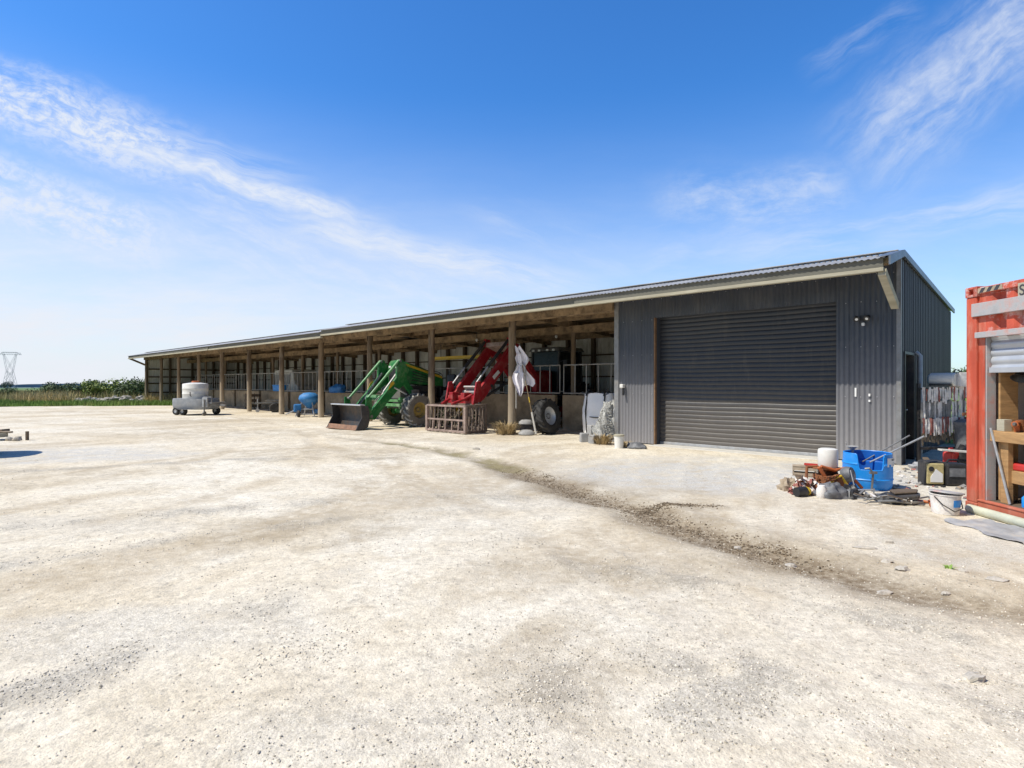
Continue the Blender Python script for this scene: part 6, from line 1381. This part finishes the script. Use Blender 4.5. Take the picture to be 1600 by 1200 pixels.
def wnoise(vx_, vy_, seed, sc_=1, det=8, rough=.66, dist=.12):
    cb_ = nd(nt, 'ShaderNodeCombineXYZ'); L(vx_, cb_.inputs[0]); L(vy_, cb_.inputs[1]); cb_.inputs[2].default_value = seed
    n = nd(nt, 'ShaderNodeTexNoise', Scale=sc_, Detail=det, Roughness=rough, Distortion=dist); L(cb_.outputs[0], n.inputs['Vector']); return n.outputs['Fac']
warp = mth('MULTIPLY_ADD', wnoise(u, w, 3.3, 4, 3), .07, -.035)
def band(x0, y0, x1, y1, hw, seed, st, sn, lo, hi, amt, mott=0, soft=.25, bend=0):
    """a streak of cirrus between two sky directions"""
    u0, w0, u1, w1 = (x0 - 800) / 900, (600 - y0) / 900, (x1 - 800) / 900, (600 - y1) / 900
    ln = math.hypot(u1 - u0, w1 - w0); c, s_ = (u1 - u0) / ln, (w1 - w0) / ln
    du = mth('SUBTRACT', u, u0); dw = mth('SUBTRACT', w, w0)
    t = mth('ADD', mth('MULTIPLY', du, c), mth('MULTIPLY', dw, s_)); n = mth('ADD', mth('MULTIPLY', du, -s_), mth('MULTIPLY', dw, c))
    n = mth('ADD', n, warp)
    if bend: n = mth('ADD', n, mth('MULTIPLY', mth('MULTIPLY', t, t), bend))
    mk = mth('MULTIPLY', mrange(mth('ABSOLUTE', n), hw * .1, hw, 1, 0), mth('MULTIPLY', mrange(t, -soft * ln, soft * ln * .6), mrange(t, ln * (1 - soft), ln * (1 + soft * .4), 1, 0)))
    nz = mrange(wnoise(mth('MULTIPLY', t, st), mth('MULTIPLY', n, sn), seed), lo, hi)
    if mott: nz = mth('MULTIPLY', nz, mrange(wnoise(mth('MULTIPLY', t, st * 5), mth('MULTIPLY', n, sn * 1.6), seed + 5, 1.3, 6, .62, .3), .34, .62, 1 - mott, 1))
    return mth('MULTIPLY', mth('MULTIPLY', mk, nz), amt)
bands = [band(-200, 75, 330, 268, .085, 1.7, 8, 38, .27, .56, 1.0, .6), band(150, 215, 600, 360, .036, 2.7, 5, 36, .26, .56, .95, .35), band(60, 175, 470, 288, .05, 12.1, 3, 40, .34, .66, .62, .2), band(200, 240, 640, 385, .055, 4.2, 5, 40, .34, .64, .7, .5),
         band(480, 355, 930, 460, .045, 9.4, 4, 30, .26, .58, .9, .25), band(-150, 235, 270, 395, .085, 6.1, 9, 34, .32, .56, .9, .65), band(250, 330, 860, 540, .12, 15.0, 5, 26, .36, .7, .5, .4), band(760, 330, 1000, 420, .05, 16.0, 4, 24, .4, .7, .25),
         band(1370, 225, 1720, -60, .13, 21.3, 4, 20, .28, .68, .66, .35), band(1280, 105, 1450, 15, .045, 23.0, 4, 24, .36, .72, .26), band(1060, 330, 1340, 290, .085, 31.0, 6, 18, .36, .68, .5, .4),
         band(1180, 385, 1700, 300, .05, 35.2, 3, 26, .34, .66, .5, .3), band(1020, 400, 1320, 350, .09, 38.0, 4, 18, .40, .75, .4, .3), band(1400, 360, 1700, 335, .02, 39.0, 3, 26, .34, .66, .4)]
cl = bands[0]
for b_ in bands[1:]: cl = mth('MAXIMUM', cl, b_)
cl = mth('MULTIPLY', cl, front)
el = sx.outputs['Z']
hz1 = mrange(el, .02, .46, 1, 0); 
leftw = mth('MULTIPLY', mrange(u, -1.0, .6, 1.12, .52), front)
haze = mth('MULTIPLY', mth('POWER', hz1, 1.05), leftw)
hzn = mrange(wnoise(mth('MULTIPLY', u, 1.6), mth('MULTIPLY', w, 7), 44.0), .3, .7, .75, 1.1)
haze = mth('MULTIPLY', mth('MULTIPLY', haze, hzn), 1.0, clamp=True)
hs = nd(nt, 'ShaderNodeHueSaturation', Saturation=1.28, Value=1.0); L(sky.outputs[0], hs.inputs['Color'])
sc1 = nd(nt, 'ShaderNodeMix', data_type='RGBA', blend_type='MULTIPLY'); sc1.inputs[0].default_value = 1; L(hs.outputs[0], sc1.inputs[6]); 
azm = nd(nt, 'ShaderNodeMix', data_type='RGBA'); L(mrange(sx.outputs['Y'], -.35, .35), azm.inputs[0]); azm.inputs[6].default_value = (.66, .70, .74, 1); azm.inputs[7].default_value = (.93, 1.36, 1.74, 1); L(azm.outputs[2], sc1.inputs[7])
STR = .12
mx1 = nd(nt, 'ShaderNodeMix', data_type='RGBA'); L(haze, mx1.inputs[0]); L(sc1.outputs[2], mx1.inputs[6]); mx1.inputs[7].default_value = (.84 / STR, .87 / STR, .94 / STR, 1)
mx2 = nd(nt, 'ShaderNodeMix', data_type='RGBA'); L(cl, mx2.inputs[0]); L(mx1.outputs[2], mx2.inputs[6]); mx2.inputs[7].default_value = (.78 / STR, .84 / STR, .95 / STR, 1)
L(mx2.outputs[2], bg.inputs['Color']); bg.inputs['Strength'].default_value = STR

sc.view_settings.view_transform = 'Standard'; sc.view_settings.look = 'None'; sc.view_settings.exposure = 0; sc.view_settings.gamma = 1
sc.render.engine = 'CYCLES'; sc.cycles.use_denoising = True; sc.cycles.max_bounces = 8; sc.cycles.diffuse_bounces = 5
